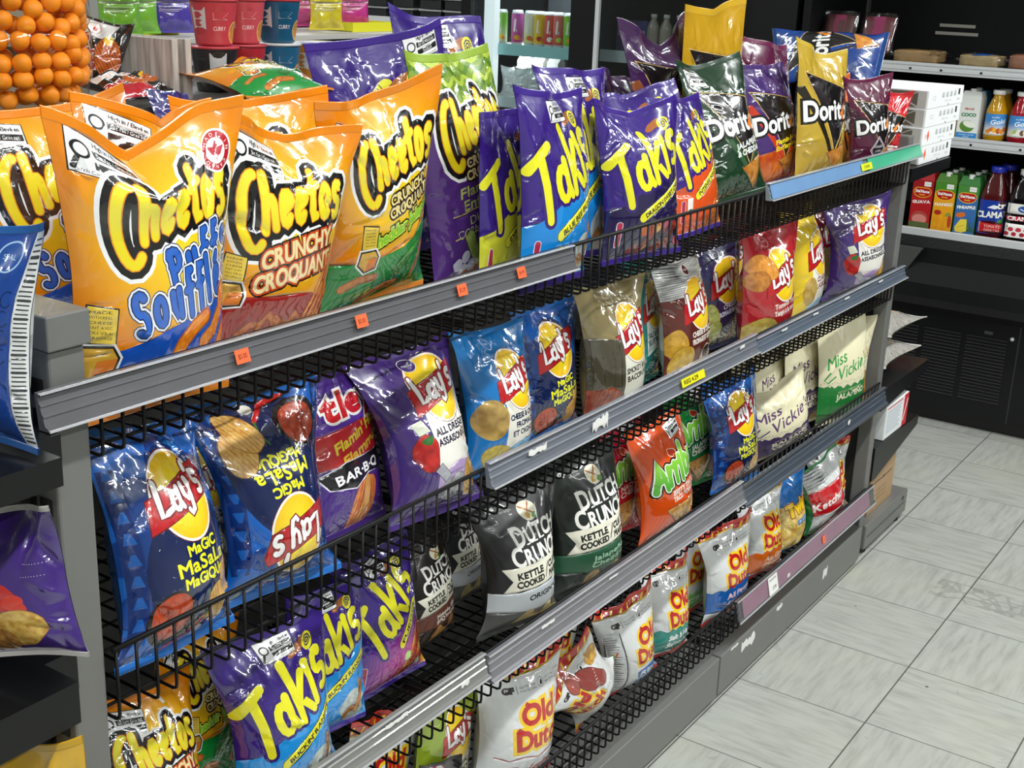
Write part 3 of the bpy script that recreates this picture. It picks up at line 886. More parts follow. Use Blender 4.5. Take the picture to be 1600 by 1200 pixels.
        d.add(ell(18, 58, 17, 20), speck('c8a860', '8a6a34', .12, 2)); chip(d, 30, 18, 20, 13, -30, 'd0b83c', '9a8420', 3); chip(d, 86, 12, 9, 8, 10, 'dcc878', 'b09040', 3)
    elif kind == 'bacon':
        d.add(poly((-2, -2), (34, -2), (36, 90), (-2, 96)), '4c4636')
        for k in range(4): d.add(stroke([(3 + 9 * k, 30), (4 + 9 * k, 92)], .3), '383426')
        d.layers(poly((-2, -2), (36, -2), (36, 34), (20, 44), (-2, 40)), (0, speck('a8502c', '5c1c14', .12, 4))); d.add(poly((52, 12), (98, 12), (98, 20), (52, 18)), 'a8a45a')
    elif kind == 'vinegar':
        d.add(poly((-2, -2), (102, -2), (102, 34), (60, 40), (-2, 28)), '127a72'); chip(d, 86, 16, 14, 18, 10, 'e0cc8a', 'b89a4a', 3)
    elif kind == 'brown':
        chip(d, 12, 50, 13, 17, 10, 'd8a840', 'a87a22', 3); chip(d, 20, 26, 18, 20, -10, 'd4b04a', 'a88226', 6)
        d.add(ell(66, 22, 15, 21), 'c8b8a8'); d.add(ell(66, 24, 10, 13), 'b88a6c'); d.add(ell(66, 34, 11, 7), '2a1c18'); d.add(ell(66, 15, 8.4, 6), '3c2a24'); d.add(ell(66, 17, 3.4, 1), 'a8705c')
        for x in (62, 70): d.add(ell(x, 26, 1.3, .8), '1c1410'); d.add(stroke([(x - 2, 28.6), (x + 2, 28.8)], .5), '2a1c18')
        d.add(stroke([(66, 26), (67, 21)], .5), '98684e')
        d.add(poly((-2, -2), (102, -2), (102, 7), (-2, 7)), 'b0b0ac')
    elif kind == 'navy':
        chip(d, 20, 46, 16, 20, 10, 'b8bc6c', '8a9044', 3); chip(d, 28, 24, 17, 18, -10, 'b4b86a', '888c40', 6)
        d.layers(ell(76, 22, 10, 24, -14, 24, .2, 3), (0, speck('a86a3a', '4a2a1c', .2, 5)))
    elif kind == 'tango':
        chip(d, 24, 104, 22, 14, -20, 'e8a048', 'c0762a', 3); chip(d, 14, 90, 14, 12, 0, 'd08a38', 'a05c20', 4)
        chip(d, 20, 26, 24, 20, 0, 'c8b054', '98803a', 5); chip(d, 44, 12, 15, 8, 30, 'e0cc6a', 'b0983c', 6)
    elif kind == 'classic':
        d.add(ell(28, 44, 14, 18), speck('d8b868', 'a88438', .15, 2)); chip(d, 84, 18, 14, 14, 0, 'f0d878', 'c8a040', 3); d.add(poly((70, 40), (88, 42), (88, 56), (72, 54)), '3a98c8')
    elif kind == 'wavy':
        chip(d, 28, 44, 20, 30, 10, 'e4d094', 'b89a54', 3, 4.2, 10, 200)
        d.add(rect(62, 36, 46, 10), '7a1a22'); d.add(text('ORIGINAL', 62, 36, 4, 28), 'f0e8d8')
    elif kind == 'dill':
        for x, y in ((24, 118), (78, 124)): d.layers(ell(x, y, 12, 9, 20), (.6, 'c8d47a'), (0, '8ea434'))
        chip(d, 30, 30, 14, 18, 0, 'dcd080', 'a8a040', 3)
    for x, s in ((46, 5.6),): d.layers(ell(x, 128, s), (.5, 'e8e4dc'), (0, base)); d.add(text('FRESH', x, 128, 1.8, 7), 'e8e4dc')
    return d

def ripples():
    d = D_('46267c', seal='3a2068', back='2c2c30')
    d.add(poly((-2, 98), (102, 108), (102, 70), (-2, 60)), 'c41e22'); d.add(poly((-2, 98), (102, 108), (102, 100), (-2, 90)), '5c30a0')
    L = text('tley', 58, 116, 22, 80, 6, 0, 1.6); d.layers(L, (2.4, 'f0ece8'), (0, 'c01820'))
    d.add(text("Flamin' Hot", 60, 88, 8.5, 80, 16, .3, .5), 'f0d83a'); d.add(text('Flammé', 58, 73, 8.5, 62, 16, .3, .5), 'f0c83a')
    d.layers(poly((2, 56), (30, 64), (98, 68), (84, 56), (92, 48), (60, 50), (40, 40), (10, 44)), (1, 'e8e4ec'), (0, '17151a'))
    d.add(text('BAR·B·Q', 48, 54, 8, 62, 8, 0, .4), 'f2f0f2')
    d.layers(ell(52, 22, 26, 18, 60, 30, .15, 3), (.6, '7a2a10'), (0, speck('f09a4a', 'b0421a', .25, 3, 5, -20))); d.fine(52, 22, 24, 20, 250)
    d.layers(stroke([(48, 8), (54, 24), (58, 44)], 4), (.5, '6a3a10'), (0, 'c88a44'))
    return d

def dutch(base, band, bandtxt, low, chipc):
    d = D_(base, seal=base, back=base, mat=MATTEFOIL)
    d.layers(ell(56, 119, 10, 9), (0, 'ece8d0')); d.add(stroke([(49, 124), (64, 114)], .8), 'b06a22'); d.add(stroke([(52, 113), (60, 126)], .8), 'b06a22'); d.add(ell(62, 114, 4, 2.6), '5a8a3a'); d.add(ell(54, 115, 3, 3), 'c8a040')
    for s, x, y, w in (('DUTCH', 58, 101, 62), ('CRUNCH', 56, 83, 74)):
        d.add(text(s[0], x - w / 2 + 6, y - .6, 17, 12, 6, 0, .7), 'f2f0ea'); d.add(text(s[1:], x + 7, y + .8, 14, w - 16, 6, 0, .6), 'f2f0ea')
        k = -w / 2
        while k < w / 2: d.add(rect(x + k + 4, y - 7.2 + k * .105 + .4, 5, 1.2, 6), 'f2f0ea'); k += 11
    d.layers(poly((8, 72), (100, 80), (100, 56), (8, 48), (16, 60)), (0, 'e8e4d2'))
    d.add(text('KETTLE', 38, 66, 6, 34, 5, 0, .5), '16140f'); d.add(text('COOKED', 38, 57.5, 6, 36, 5, 0, .5), '16140f'); d.add(stroke([(59, 58), (64, 72)], .6), '16140f')
    d.add(text('CUITES', 80, 70, 6, 30, 5, 0, .5), '16140f'); d.add(text('MARMITE', 82, 61.5, 6, 32, 5, 0, .5), '16140f')
    d.add(poly((0, 47), (102, 55), (102, 30), (56, 26), (0, 28)), band)
    for k, (s, c) in enumerate(bandtxt): d.add(text(s, 60, 43 - 7.5 * k, 5.4, 52, 5, 0, .3), c)
    d.add(poly((-2, -2), (102, -2), (102, 30), (56, 26), (-2, 28)), low)
    chip(d, 40, 16, 9, 11, 20, *chipc, 2); chip(d, 56, 10, 14, 8, -20, *chipc, 4); chip(d, 74, 18, 9, 12, 30, *chipc, 5); chip(d, 84, 8, 12, 7, 10, *chipc, 6)
    d.add(text('GF', 20, 126, 4.2, 8, 4, 0, .5), 'd8d8d4'); d.add(text('GLUTEN FREE', 34, 126, 1.8, 14, 4), 'b8b8b4'); d.add(text('SANS GLUTEN', 34, 123, 1.8, 14, 4), 'b8b8b4')
    return d

def arriba(base, txt, word='Arriba'):
    d = D_(base, seal=base, back=base)
    L = logo('Arriba', 54, 84, 84, 20, 3.4, 10, .2) if word == 'Arriba' else text(word, 54, 84, 20, 80)
    d.layers(L, (3.4, '0e1a0a'), (1.4, 'f0f4e4'), (0, fade('4aa82c', '9ad84a', 70, 100)))
    for k, s in enumerate(txt): d.add(text(s, 58, 62 - 8 * k, 6, 48, 8, .1, .4), 'f4e8dc')
    d.layers(poly((24, 40), (88, 46), (62, 2)), (1, '8a5018'), (0, speck('e8b868', 'bc7a30', .25, 5))); d.fine(60, 30, 24, 18, 260)
    for k in range(10): d.add(ell(34 + (k * 17) % 44, 18 + (k * 11) % 22, 1.5, .9, k * 30), '9a4a1c')
    warning(d, 70, 126, 28, 6)
    d.layers(ell(48, 104, 7, 4, -30, 20, .4, 2), (.8, 'f0e8c8'), (0, 'c03a1a'))
    return d

def vickie(low, txt, name_c='5a3a68', low2=None):
    d = D_(low, seal='dcd4b0', back='d4cca8', mat=MATTEFOIL)
    d.add(poly((-2, 60), (6, 56), (14, 60), (22, 54), (30, 58), (38, 52), (46, 57), (54, 52), (62, 57), (70, 53), (78, 58), (86, 55), (94, 60), (102, 57), (102, 144), (-2, 144)), 'ddd6b4')
    for k in range(25): d.add(ell(2 + k * 4.1, 59 + 1.4 * math.sin(k * 1.57), 1.7, n=12), 'ddd6b4'); d.add(ell(2 + k * 4.1, 61 + 1.4 * math.sin(k * 1.57), .7, n=8), low)
    for s, cx, cy, hh, w in (('Miss', 30, 92, 15, 36), ("Vickie's", 62, 80, 16, 70)):
        d.add(text(s, cx, cy, hh, w, 14, .4, .25), name_c)
    d.add(stroke([(14, 76), (6, 66), (12, 62), (24, 70)], 1.0), name_c)
    for k, s in enumerate(txt): d.add(text(s, 56, 42 - 10 * k, 7.5, 60, 4, 0, .5), 'e4dcc0')
    d.add(text("KETTLE COOKED CHIPS", 54, 48.5, 2.6, 50, 4), 'cfc6a4')
    if low2: d.add(poly((-2, -2), (102, -2), (102, 20), (60, 12), (-2, 18)), speck(low2, '3a4a2a', .15, 3))
    chip(d, 76, 12, 16, 8, 20, 'd8b060', 'a87a34', 4)
    return d

def old_dutch(foot=None, ftxt=(), fc='f4f4f4', fh=36, chipc=None, ripl=False, script=None, shift=0):
    wh = 'd9dbdb'
    d = D_(wh, seal='c8281e', back='cfd1d1')
    # red and yellow heraldic border below the top seal
    d.add(rect(50, 134, 104, 9), 'b81c1c'); d.add(rect(50, 129, 104, 1.4), 'e8c020')
    for k in range(9): d.add(poly((k * 12, 131), (k * 12 + 3, 131), (k * 12 + 8, 138), (k * 12 + 5, 138)), 'ecc428')
    x = 56 + shift
    for s, y, w in (('Old', 92, 44), ('Dutch', 68, 66)):
        L = text(s, x + (w - 44) * .18, y, 19, w, 2, 0, 1.3)
        d.layers(L, (3.4, 'f0c81e'), (0, 'b8161c'))
        d.add(poly((x - w / 2 + 3, y + 9), (x - w / 2 + 6, y + 13), (x - w / 2 + 12, y + 9)), 'b8161c')
    d.add(text('GF', 24, 118, 5.4, 11, 0, 0, .7), '1c1c1c'); d.add(stroke([(33, 114), (33, 122)], .3), '1c1c1c')
    d.add(text('GLUTEN FREE', 45, 119.5, 2, 19), '2a2a2a'); d.add(text('SANS GLUTEN', 45, 116, 2, 19), '2a2a2a')
    d.layers(ell(62, 118, 3.2, 4), (.4, '1c1c1c'), (0, wh)); d.add(ell(62, 118, 1.4, 2.2, -20), '1c1c1c')
    d.add(text('NATURAL FLAVOUR', 80, 119.5, 2, 26), '2a2a2a'); d.add(text('SAVEUR NATURELLE', 80, 116, 2, 26), '2a2a2a')
    if foot:
        pts = [(-2, fh)] + [(4 + 8 * k, fh + (3 if k % 2 else -1) + k * .7) for k in range(12)] + [(102, fh + 8), (102, fh - 30), (-2, fh - 34)]
        d.add(poly(*pts), foot)
        for k, s in enumerate(ftxt): d.add(text(s, 58, fh - 7 - 12 * k, 7.5, 66, 5, .15, .6), fc)
    if script:
        d.add(stroke([(8, 50), (20, 47), (36, 50), (54, 46), (72, 50), (92, 47)], .5), '9c1a2a')
        d.add(text(script, 54, 34, 13, 80, 3, .35, .9), 'a8142c')
    if chipc: chip(d, 82, 14, 14, 9, 10, *chipc, 3); chip(d, 60, 9, 10, 7, -20, *chipc, 5)
    if ripl:
        d.layers(poly((40, 46), (96, 50), (92, 36), (44, 32)), (0, '1a5ca8')); d.add(text('Rip·L', 68, 41, 8, 40, 4, .2, .5), 'f2f4f8'); d.add(poly((40, 30), (102, 36), (102, -2), (36, -2)), '7cb4dc'); d.add(text('LIGHT', 72, 20, 6, 36, 4, .2), 'e8f0f8')
        d.add(poly((4, 8), (24, 8), (24, 110), (4, 110)), 'cdcfcf')
        for k in range(26): d.add(stroke([(5, 12 + k * 3.7), (20 - (k * 5) % 7, 12.3 + k * 3.7)], .35), '3a3a3c')
        d.add(stroke([(25, 8), (25, 110)], .3), '3a3a3c')
    return d

def moccasin():
    d = old_dutch(shift=-40)
    d.layers(ell(60, 96, 14, 26, 40, 30, .15, 2), (1, '5a1216'), (0, '8c3a34')); d.layers(ell(40, 118, 7, 15, -30, 24, .1, 3), (.8, '5a1216'), (0, 'a4524a'))
    for k in range(7): d.add(stroke([(52 + k * 3, 84 + k * 3), (58 + k * 2, 80 + k * 4)], .5), 'e8c8b8')
    chip(d, 82, 114, 12, 9, 0, 'e8bc58', 'b8822c', 2); d.add(text('220 g', 70, 60, 4, 14), '333333')
    d.add(poly((-2, -2), (102, -2), (102, 12), (-2, 16)), 'e6c422')
    for k in range(8): d.add(poly((k * 13, -2), (k * 13 + 6, -2), (k * 13 + 9, 14), (k * 13 + 4, 15)), '2a7a32' if k % 2 else 'b8201e')
    return d

def puffcorn():
    d = D_('1c6cb8', seal='1c64b0', back='1c64b0')
    d.add(poly((-2, 12), (102, 16), (102, 96), (-2, 92)), speck('f0d478', 'c89a3a', .14, 3))
    for k in range(22): d.layers(ell(6 + (k * 31) % 92, 20 + (k * 19) % 62, 7, 4.4, k * 47, 16, .3, k), (.5, 'b8842c'), (0, ('f4dc8a', 'e8c860', 'f0d070')[k % 3]))
    L = text('Twists', 54, 92, 20, 84, 12, .1, 1.2); d.layers(L, (2.6, '7a1c14'), (1, 'f4d020'), (0, 'f0c41a'))
    d.add(rect(58, 64, 50, 10, 6), '2a74bc'); d.add(text('PUFFED', 58, 64, 6, 40, 6), 'f0f4f8'); d.layers(ell(70, 18, 14, 9), (0, 'e8c81e'))
    return d

def ketchup():
    d = D_('c8161f', seal='1c7a3a', back='d4d6d6')
    d.add(rect(50, 120, 104, 50), 'd9dbdb')
    for k in range(12): d.add(stroke([(6, 104 + k * 2.8), (44 + (k * 7) % 12, 105 + k * 2.8)], .35), '3a3a3c')
    d.add(text('Ketchup', 50, 66, 15, 82, 6, .3, .8), 'f4f0ec'); d.add(poly((-2, -2), (102, -2), (102, 38), (-2, 44)), 'd9dbdb')
    d.layers(ell(66, 24, 22, 14, 0, 26, .15, 3), (1.2, '9a1a1c'), (0, '8c4038')); d.add(rect(3, 70, 8, 140), '1c7a3a')
    return d

DES = {}
MAKE = {
 'puffs': lambda: cheetos('puffs'), 'crunchy': lambda: cheetos('crunchy'), 'cjal': lambda: cheetos('jalapeno'), 'dillc': lambda: cheetos('dill'),
 'tlimited': lambda: takis('limited'), 'tblue': lambda: takis('blue'), 'tbee': lambda: takis('bluebee'), 'tdragon': lambda: takis('dragon'), 'tintense': lambda: takis('intense'), 'tranch': lambda: takis('ranch'), 'tfuego': lambda: takis('fuego'), 'tlime': lambda: takis('lime'),
 'dpurple': lambda: doritos('3c1a4a', flame='8a4a2a', low='2c1238'), 'dgold': lambda: doritos('c89a1e', seal='d4a828', flame='3a2a10', low='b8891c', sub=('MELLOW', 'CORN'), subc='f0e020'),
 'dgreen': lambda: doritos('14351f', flame='3a5a3a', low='123a20', sub=('JALAPEÑO', '& CHEDDAR'), subc='e4e8e4'),
 'dflamin': lambda: doritos('43246e', flame='c83a1c', low=speck('b02418', 'e0761c', .06, 2), sub=('Flamin Hot', 'Enflammé'), subc='f0d428'),
 'dyellow': lambda: doritos('c0a032', seal='c8aa3c', flame='20180c', low='b8983a'), 'dorange': lambda: doritos('d8671a', flame='20180c', low='b8742a'),
 'dblue': lambda: doritos('16489c', seal='16407c', flame='2a2a44', low='123a80'), 'dmaroon': lambda: doritos('561436', seal='62183e', flame='3a1028', low='4a1030', badge='diamond'),
 'dred': lambda: doritos('c81e26', flame='2a1014', low='c01a22', badge='f1'), 'dwine': lambda: doritos('5c1840', seal='6a1c46', flame='c84a1a', low='401030'),
 'masala': lambda: lays('masala'), 'ripples': ripples, 'mv_purple': lambda: vickie('3c2a54', ('BALSAMIC', 'VINEGAR')), 'mv_green': lambda: vickie('1f7a34', ('JALAPEÑO',), '2c9444', '2a5a2a'),
 'mv_brown': lambda: vickie('b0762c', ('Honey', 'Mill'), 'c8842a'), 'mv_grey': lambda: vickie('44404c', ('ORIGINAL',), '4a3c5c'),
 'du_orig': lambda: dutch('2a2b2c', 'bfc4c8', (('ORIGINAL', '1c1c1c'),), '4a4a48', ('d8c890', 'a08c54')), 'du_jal': lambda: dutch('18201c', '2c5a40', (('Jalapeño', 'a8d0b0'), ('Cheddar', 'a8d0b0')), '16201a', ('c8a868', '8a6a38')),
 'du_bbq': lambda: dutch('1c1614', '6a3a2c', (('Mesquite BBQ', 'f0e8dc'), ('BBQ mesquite', 'f0e8dc')), '2a1712', ('d8a060', 'a06a38')),
 'ar_orange': lambda: arriba('e0500f', ('ZESTY TACO', 'TACO PIQUANT')), 'ar_green': lambda: arriba('137a34', ('JALAPEÑO', 'CHEDDAR')), 'ar_red': lambda: arriba('c0152c', ('NACHO', 'CHEESE')),
 'od_orig': lambda: old_dutch(script='Original', chipc=('e0c878', 'b8923c')), 'od_rip': lambda: old_dutch(ripl=True, shift=18), 'od_salt': lambda: old_dutch('128478', ("Salt 'n Vinegar", 'Sel et vinaigre'), fh=50, chipc=('e0d498', 'b8a458')),
 'od_blue': lambda: old_dutch('1a62b4', ('All Dressed', 'Assaisonnées'), 'f0c8d8', fh=54), 'od_orange': lambda: old_dutch('d8661a', ('Au Gratin', 'Cheddar'), 'f0d0b0', fh=48), 'od_green': lambda: old_dutch('7ccc5a', ('Dill', ), 'f0f4e8', fh=34), 'od_sky': lambda: old_dutch('5aa8d8', ('Lightly',), 'f0f4e8', fh=44),
 'od_moc': moccasin, 'corn': puffcorn, 'ketchup': ketchup, 'greenbag': lambda: D_('16843e', seal='16843e'),
}
for k in ('alldressed', 'onionblue', 'bacon', 'vinegar', 'brown', 'navy', 'tango', 'classic', 'wavy', 'dill'):
    MAKE[k] = (lambda q: (lambda: lays(q)))(k)
def bbq_black():
    d = D_('141214', seal='141214'); L = text('BBQ', 54, 118, 26, 80, -50, 0, 1.2); d.layers(L, (2, 'd86a8a'), (0, 'f4f0f0')); return d
def yellow_bag():
    d = D_('e6b41c', seal='e0b020', back='e6b41c')
    d.add(poly((50, 92), (100, 40), (100, -2), (60, -2)), '141210'); d.add(text('NOUVEAU', 72, 34, 7, 48, 90, 0, .4), 'f0e8d0'); d.add(text('NEW', 86, 26, 7, 20, 90, 0, .4), 'f0e8d0'); warning(d, 30, 122, 28, 4); return d
def blue_end():
    d = D_('1c66b0', seal='2060a8', back='1a5ca4')
    d.add(rect(74, 70, 40, 150), '1a4494'); d.add(rect(50, 70, 8, 150), '1e8cd8')
    d.add(rect(97, 70, 14, 150), 'e2e4e4')
    for k in range(44): d.add(stroke([(92, 8 + k * 2.9), (98.5, 8.2 + k * 2.9)], .5 if k % 4 else .9), '3a3c40')
    d.layers(ell(76, 124, 8), (1, 'a8c8e8'), (0, '1a4c98')); d.add(text('SEAL', 76, 124, 3, 10), 'a8c8e8')
    for k in range(4): d.add(stroke(arc(84, 100 - k * 12, 4, 5, 60, 330, 10), .5), '0c2a60')
    return d
def chip_end():
    d = D_('3f2478', seal='e8e4e0', back='e6e2de')
    d.layers(ell(34, 84, 18, 24, 20, 26, .1, 2), (0, speck('d8b048', 'a8802c', .1, 2))); d.layers(ell(52, 66, 16, 14, 0, 26, .2, 3), (0, 'c8201e')); d.layers(ell(66, 60, 10, 8, 0, 26, .3, 5), (0, 'd83a2a'))
    chip(d, 62, 36, 22, 20, 10, 'e8c468', 'b88430', 4, dense=300); chip(d, 42, 24, 18, 13, -10, 'c89048', '8a5a28', 6)
    for k in range(40): d.add(ell(74 + (k * 7) % 18, 84 + (k * 11) % 22, .35, n=6), 'd8d0e8')
    return d
MAKE.update({'bbqb': bbq_black, 'yellowbag': yellow_bag, 'blueend': blue_end, 'chipend': chip_end})
def design(k):
    if k not in DES: DES[k] = MAKE[k]()
    return DES[k]
# ---------------------------------------------------------------- the room
def floor_material():
    m, nt, p = nodes('vinyl_floor_tiles')
    N, Lk = nt.nodes, nt.links
    g = N.new('ShaderNodeNewGeometry'); sx = N.new('ShaderNodeSeparateXYZ'); Lk.new(g.outputs['Position'], sx.inputs[0])
    def M(op, a, b=None, c=None):
        n = N.new('ShaderNodeMath'); n.operation = op
        for i, v in enumerate((a, b, c)):
            if v is None: continue
            if isinstance(v, (int, float)): n.inputs[i].default_value = v
            else: Lk.new(v, n.inputs[i])
        return n.outputs[0]
    T = 0.305
    ux = M('DIVIDE', sx.outputs[0], T); uy = M('DIVIDE', sx.outputs[1], T)
    ex = M('ABSOLUTE', M('SUBTRACT', ux, M('ROUND', ux))); ey = M('ABSOLUTE', M('SUBTRACT', uy, M('ROUND', uy)))
    line = M('LESS_THAN', M('MINIMUM', M('MULTIPLY', ex, 1.0), M('MULTIPLY', ey, 0.75)), 0.0042)
    chk = M('ABSOLUTE', M('MODULO', M('ADD', M('FLOOR', ux), M('FLOOR', uy)), 2.0))
    def streak(a, b, s):
        mp = N.new('ShaderNodeMapping'); mp.inputs['Scale'].default_value = (a, b, 1)
        Lk.new(g.outputs['Position'], mp.inputs[0])
        n = N.new('ShaderNodeTexNoise'); n.inputs['Scale'].default_value = s; n.inputs['Detail'].default_value = 7; n.inputs['Roughness'].default_value = 0.62
        Lk.new(mp.outputs[0], n.inputs['Vector']); return n.outputs['Fac']
    s1 = streak(6, 40, 1.3); s2 = streak(40, 6, 1.3)
    st = M('ADD', M('MULTIPLY', s1, chk), M('MULTIPLY', s2, M('SUBTRACT', 1.0, chk)))
    ramp = N.new('ShaderNodeValToRGB'); Lk.new(st, ramp.inputs[0])
    ce = ramp.color_ramp.elements
    ce[0].position = 0.30; ce[0].color = (*lin('93948e'), 1); ce[1].position = 0.52; ce[1].color = (*lin('a6a8a2'), 1)
    e = ce.new(0.75); e.color = (*lin('b0b2ac'), 1)
    big = N.new('ShaderNodeTexNoise'); big.inputs['Scale'].default_value = 2.2; big.inputs['Detail'].default_value = 3; Lk.new(g.outputs['Position'], big.inputs['Vector'])
    warm = N.new('ShaderNodeMix'); warm.data_type = 'RGBA'; warm.inputs[7].default_value = (*lin('b6b59c'), 1)
    Lk.new(M('MULTIPLY', M('SUBTRACT', big.outputs['Fac'], 0.5), 1.6), warm.inputs[0]); Lk.new(ramp.outputs[0], warm.inputs[6])
    # specks and scuffs
    vo = N.new('ShaderNodeTexVoronoi'); vo.inputs['Scale'].default_value = 6.5; Lk.new(g.outputs['Position'], vo.inputs['Vector'])
    dot = M('LESS_THAN', vo.outputs['Distance'], 0.028)
    scn = N.new('ShaderNodeTexNoise'); scn.inputs['Scale'].default_value = 5; scn.inputs['Detail'].default_value = 8; scn.inputs['Distortion'].default_value = 2.5; Lk.new(g.outputs['Position'], scn.inputs['Vector'])
    scf = M('MULTIPLY', M('GREATER_THAN', scn.outputs['Fac'], 0.7), 0.14)
    # grey crazed patch left by old glue
    v2 = N.new('ShaderNodeTexVoronoi'); v2.feature = 'DISTANCE_TO_EDGE'; v2.inputs['Scale'].default_value = 26; Lk.new(g.outputs['Position'], v2.inputs['Vector'])
    inx = M('MULTIPLY', M('GREATER_THAN', sx.outputs[0], -1.10), M('LESS_THAN', sx.outputs[0], -0.98))
    iny = M('MULTIPLY', M('GREATER_THAN', sx.outputs[1], -0.85), M('LESS_THAN', sx.outputs[1], -0.22))
    glue = M('MULTIPLY', M('MULTIPLY', inx, iny), M('LESS_THAN', v2.outputs['Distance'], 0.11))
    dark = M('MAXIMUM', M('MAXIMUM', M('MULTIPLY', line, 0.8), M('MULTIPLY', dot, 0.75)), M('MAXIMUM', scf, M('MULTIPLY', glue, 0.22)))
    mx = N.new('ShaderNodeMix'); mx.data_type = 'RGBA'; mx.inputs[7].default_value = (*lin('2c2d2b'), 1)
    Lk.new(dark, mx.inputs[0]); Lk.new(warm.outputs[2], mx.inputs[6]); Lk.new(mx.outputs[2], p.inputs['Base Color'])
    p.inputs['Roughness'].default_value = 0.38; p.inputs['Coat Weight'].default_value = 0.1
    return m
FLOORM = floor_material()
structure(MB().box(-8.0, 1.4, -5.0, 4.2, -0.05, 0.0).build('floor', FLOORM))
CEILM = plain('ceiling_tile_white', 'c8c8c4', 0.8, var=0.04, scale=9)
WALLM = plain('painted_wall', '8e8d88', 0.7, var=0.04, scale=4)
structure(MB().box(-8.0, 1.4, -5.0, 4.2, 3.0, 3.05).build('ceiling', CEILM))
structure(MB().box(1.3, 1.4, -5.0, 4.2, 0.0, 3.0).build('wall_back', plain('dark_wall', '1b1c1f', 0.6)))
structure(MB().box(-8.0, -7.9, -5.0, 4.2, 0.0, 3.0).build('wall_front', WALLM))
structure(MB().box(-7.9, 1.3, 4.1, 4.2, 0.0, 3.0).build('wall_left', WALLM))
structure(MB().box(-7.9, 1.3, -5.0, -4.9, 0.0, 3.0).build('wall_right', WALLM))
# ---------------------------------------------------------------- the shelving island
gon = empty('shelving_island', (-2.3, 0.5, 0), 'long grey steel shelving island stocked with chip bags on four wire shelves', 'shelving')
def part(name, mb, mat, par=gon):
    """a part given in world coordinates, kept at its parent's base"""
    o = mb.build(name, mat, par)
    o.matrix_parent_inverse = Matrix.Translation(par.location).inverted()
    return o
XL, XR = -3.594, -1.000
pl = MB().box(-3.637, -3.594, 0.012, 0.05, 0.0, 1.2, 0.003)
pl = part('post', pl, STEEL)
ss = MB()
for k in range(32): ss.box(-3.6385, -3.6375, 0.022, 0.04, 0.16 + k * 0.032, 0.178 + k * 0.032)
link('slot_strip', ss.mesh('slot_strip'), pl, BLACK)
part('post_cap', MB().box(-3.6405, -3.589, 0.006, 0.9, 1.2, 1.236, 0.002), STEEL)
part('post', MB().box(-1.03, -0.992, 0.012, 0.05, 0.0, 1.2, 0.003), STEEL)
part('end_panel', MB().box(-3.632, -3.602, 0.05, 0.98, 0.0, 1.2), STEEL_D)
ep = MB().box(-1.02, -1.0, 0.05, 0.98, 0.0, 1.2)
ep = part('end_panel', ep, DARKPANEL)
link('panel_seam', MB().box(-1.0215, -1.0195, 0.2, 0.204, 0.1, 1.2).mesh('panel_seam'), ep, BLACK)
part('back_panel', MB().box(-3.6, -2.26, 0.47, 0.49, 0.1, 1.335).box(-2.26, -1.02, 0.47, 0.49, 0.1, 1.1), STEEL_D)
part('upper_shelf', MB().box(-3.6, -2.26, 0.47, 1.12, 1.335, 1.36), STEEL)
part('upper_shelf', MB().box(-2.26, -1.02, 0.49, 1.09, 1.06, 1.08), STEEL_D)
part('far_panel', MB().box(-3.6, -2.26, 1.09, 1.12, 0.0, 1.335).box(-2.26, -1.02, 1.09, 1.12, 0, 1.08), STEEL_D)
part('base_deck', MB().box(-3.6, -1.02, 0.02, 0.47, 0.095, 0.11), STEEL)
for x0, x1 in ((-3.594, -2.9), (-2.895, -1.957), (-1.951, -1.036)):
    part('kick_plate', MB().box(x0, x1, 0.0, 0.03, 0.012, 0.1115, 0.002), STEEL)
tears = Design(100, 60, 'e8e6e0', nx=3, ny=3); tears.seal = 'd8d6d0'
def torn(x, z, w_, h_, y=-0.0005, par=gon, seed=1):
    r = random.Random(seed); n = 9
    pts = [(x + (k / n - .5) * w_ + r.uniform(-.1, .1) * w_ / n, z + h_ * (.5 + r.uniform(-.3, .1))) for k in range(n + 1)] + [(x + (.5 - k / n) * w_, z - h_ * (.5 + r.uniform(-.35, .1))) for k in range(n + 1)]
    mb = MB(); k = len(pts)
    mb.add([(a, y, b) for a, b in pts] + [(a, y + .0008, b) for a, b in pts], [tuple(range(k)), tuple(range(k, 2 * k))[::-1]] + [(i, (i + 1) % k, k + (i + 1) % k, k + i) for i in range(k)])
    o = part('torn_label', mb, WHITEP, par); o['label'] = 'torn scrap of white label'
for x, z, a, b, s in ((-1.80, 0.083, .075, .03, 1), (-1.62, 0.1, .035, .014, 2), (-1.31, 0.075, .03, .03, 3), (-1.88, 0.106, .04, .006, 4)): torn(x, z, a, b, seed=s)
for x in (-3.55, -2.9, -1.95, -1.06): part('levelling_foot', MB().lathe([(.018, 0), (.018, .006), (.006, .008), (.006, .02)], 12, (x, .03, 0)), BLACK)

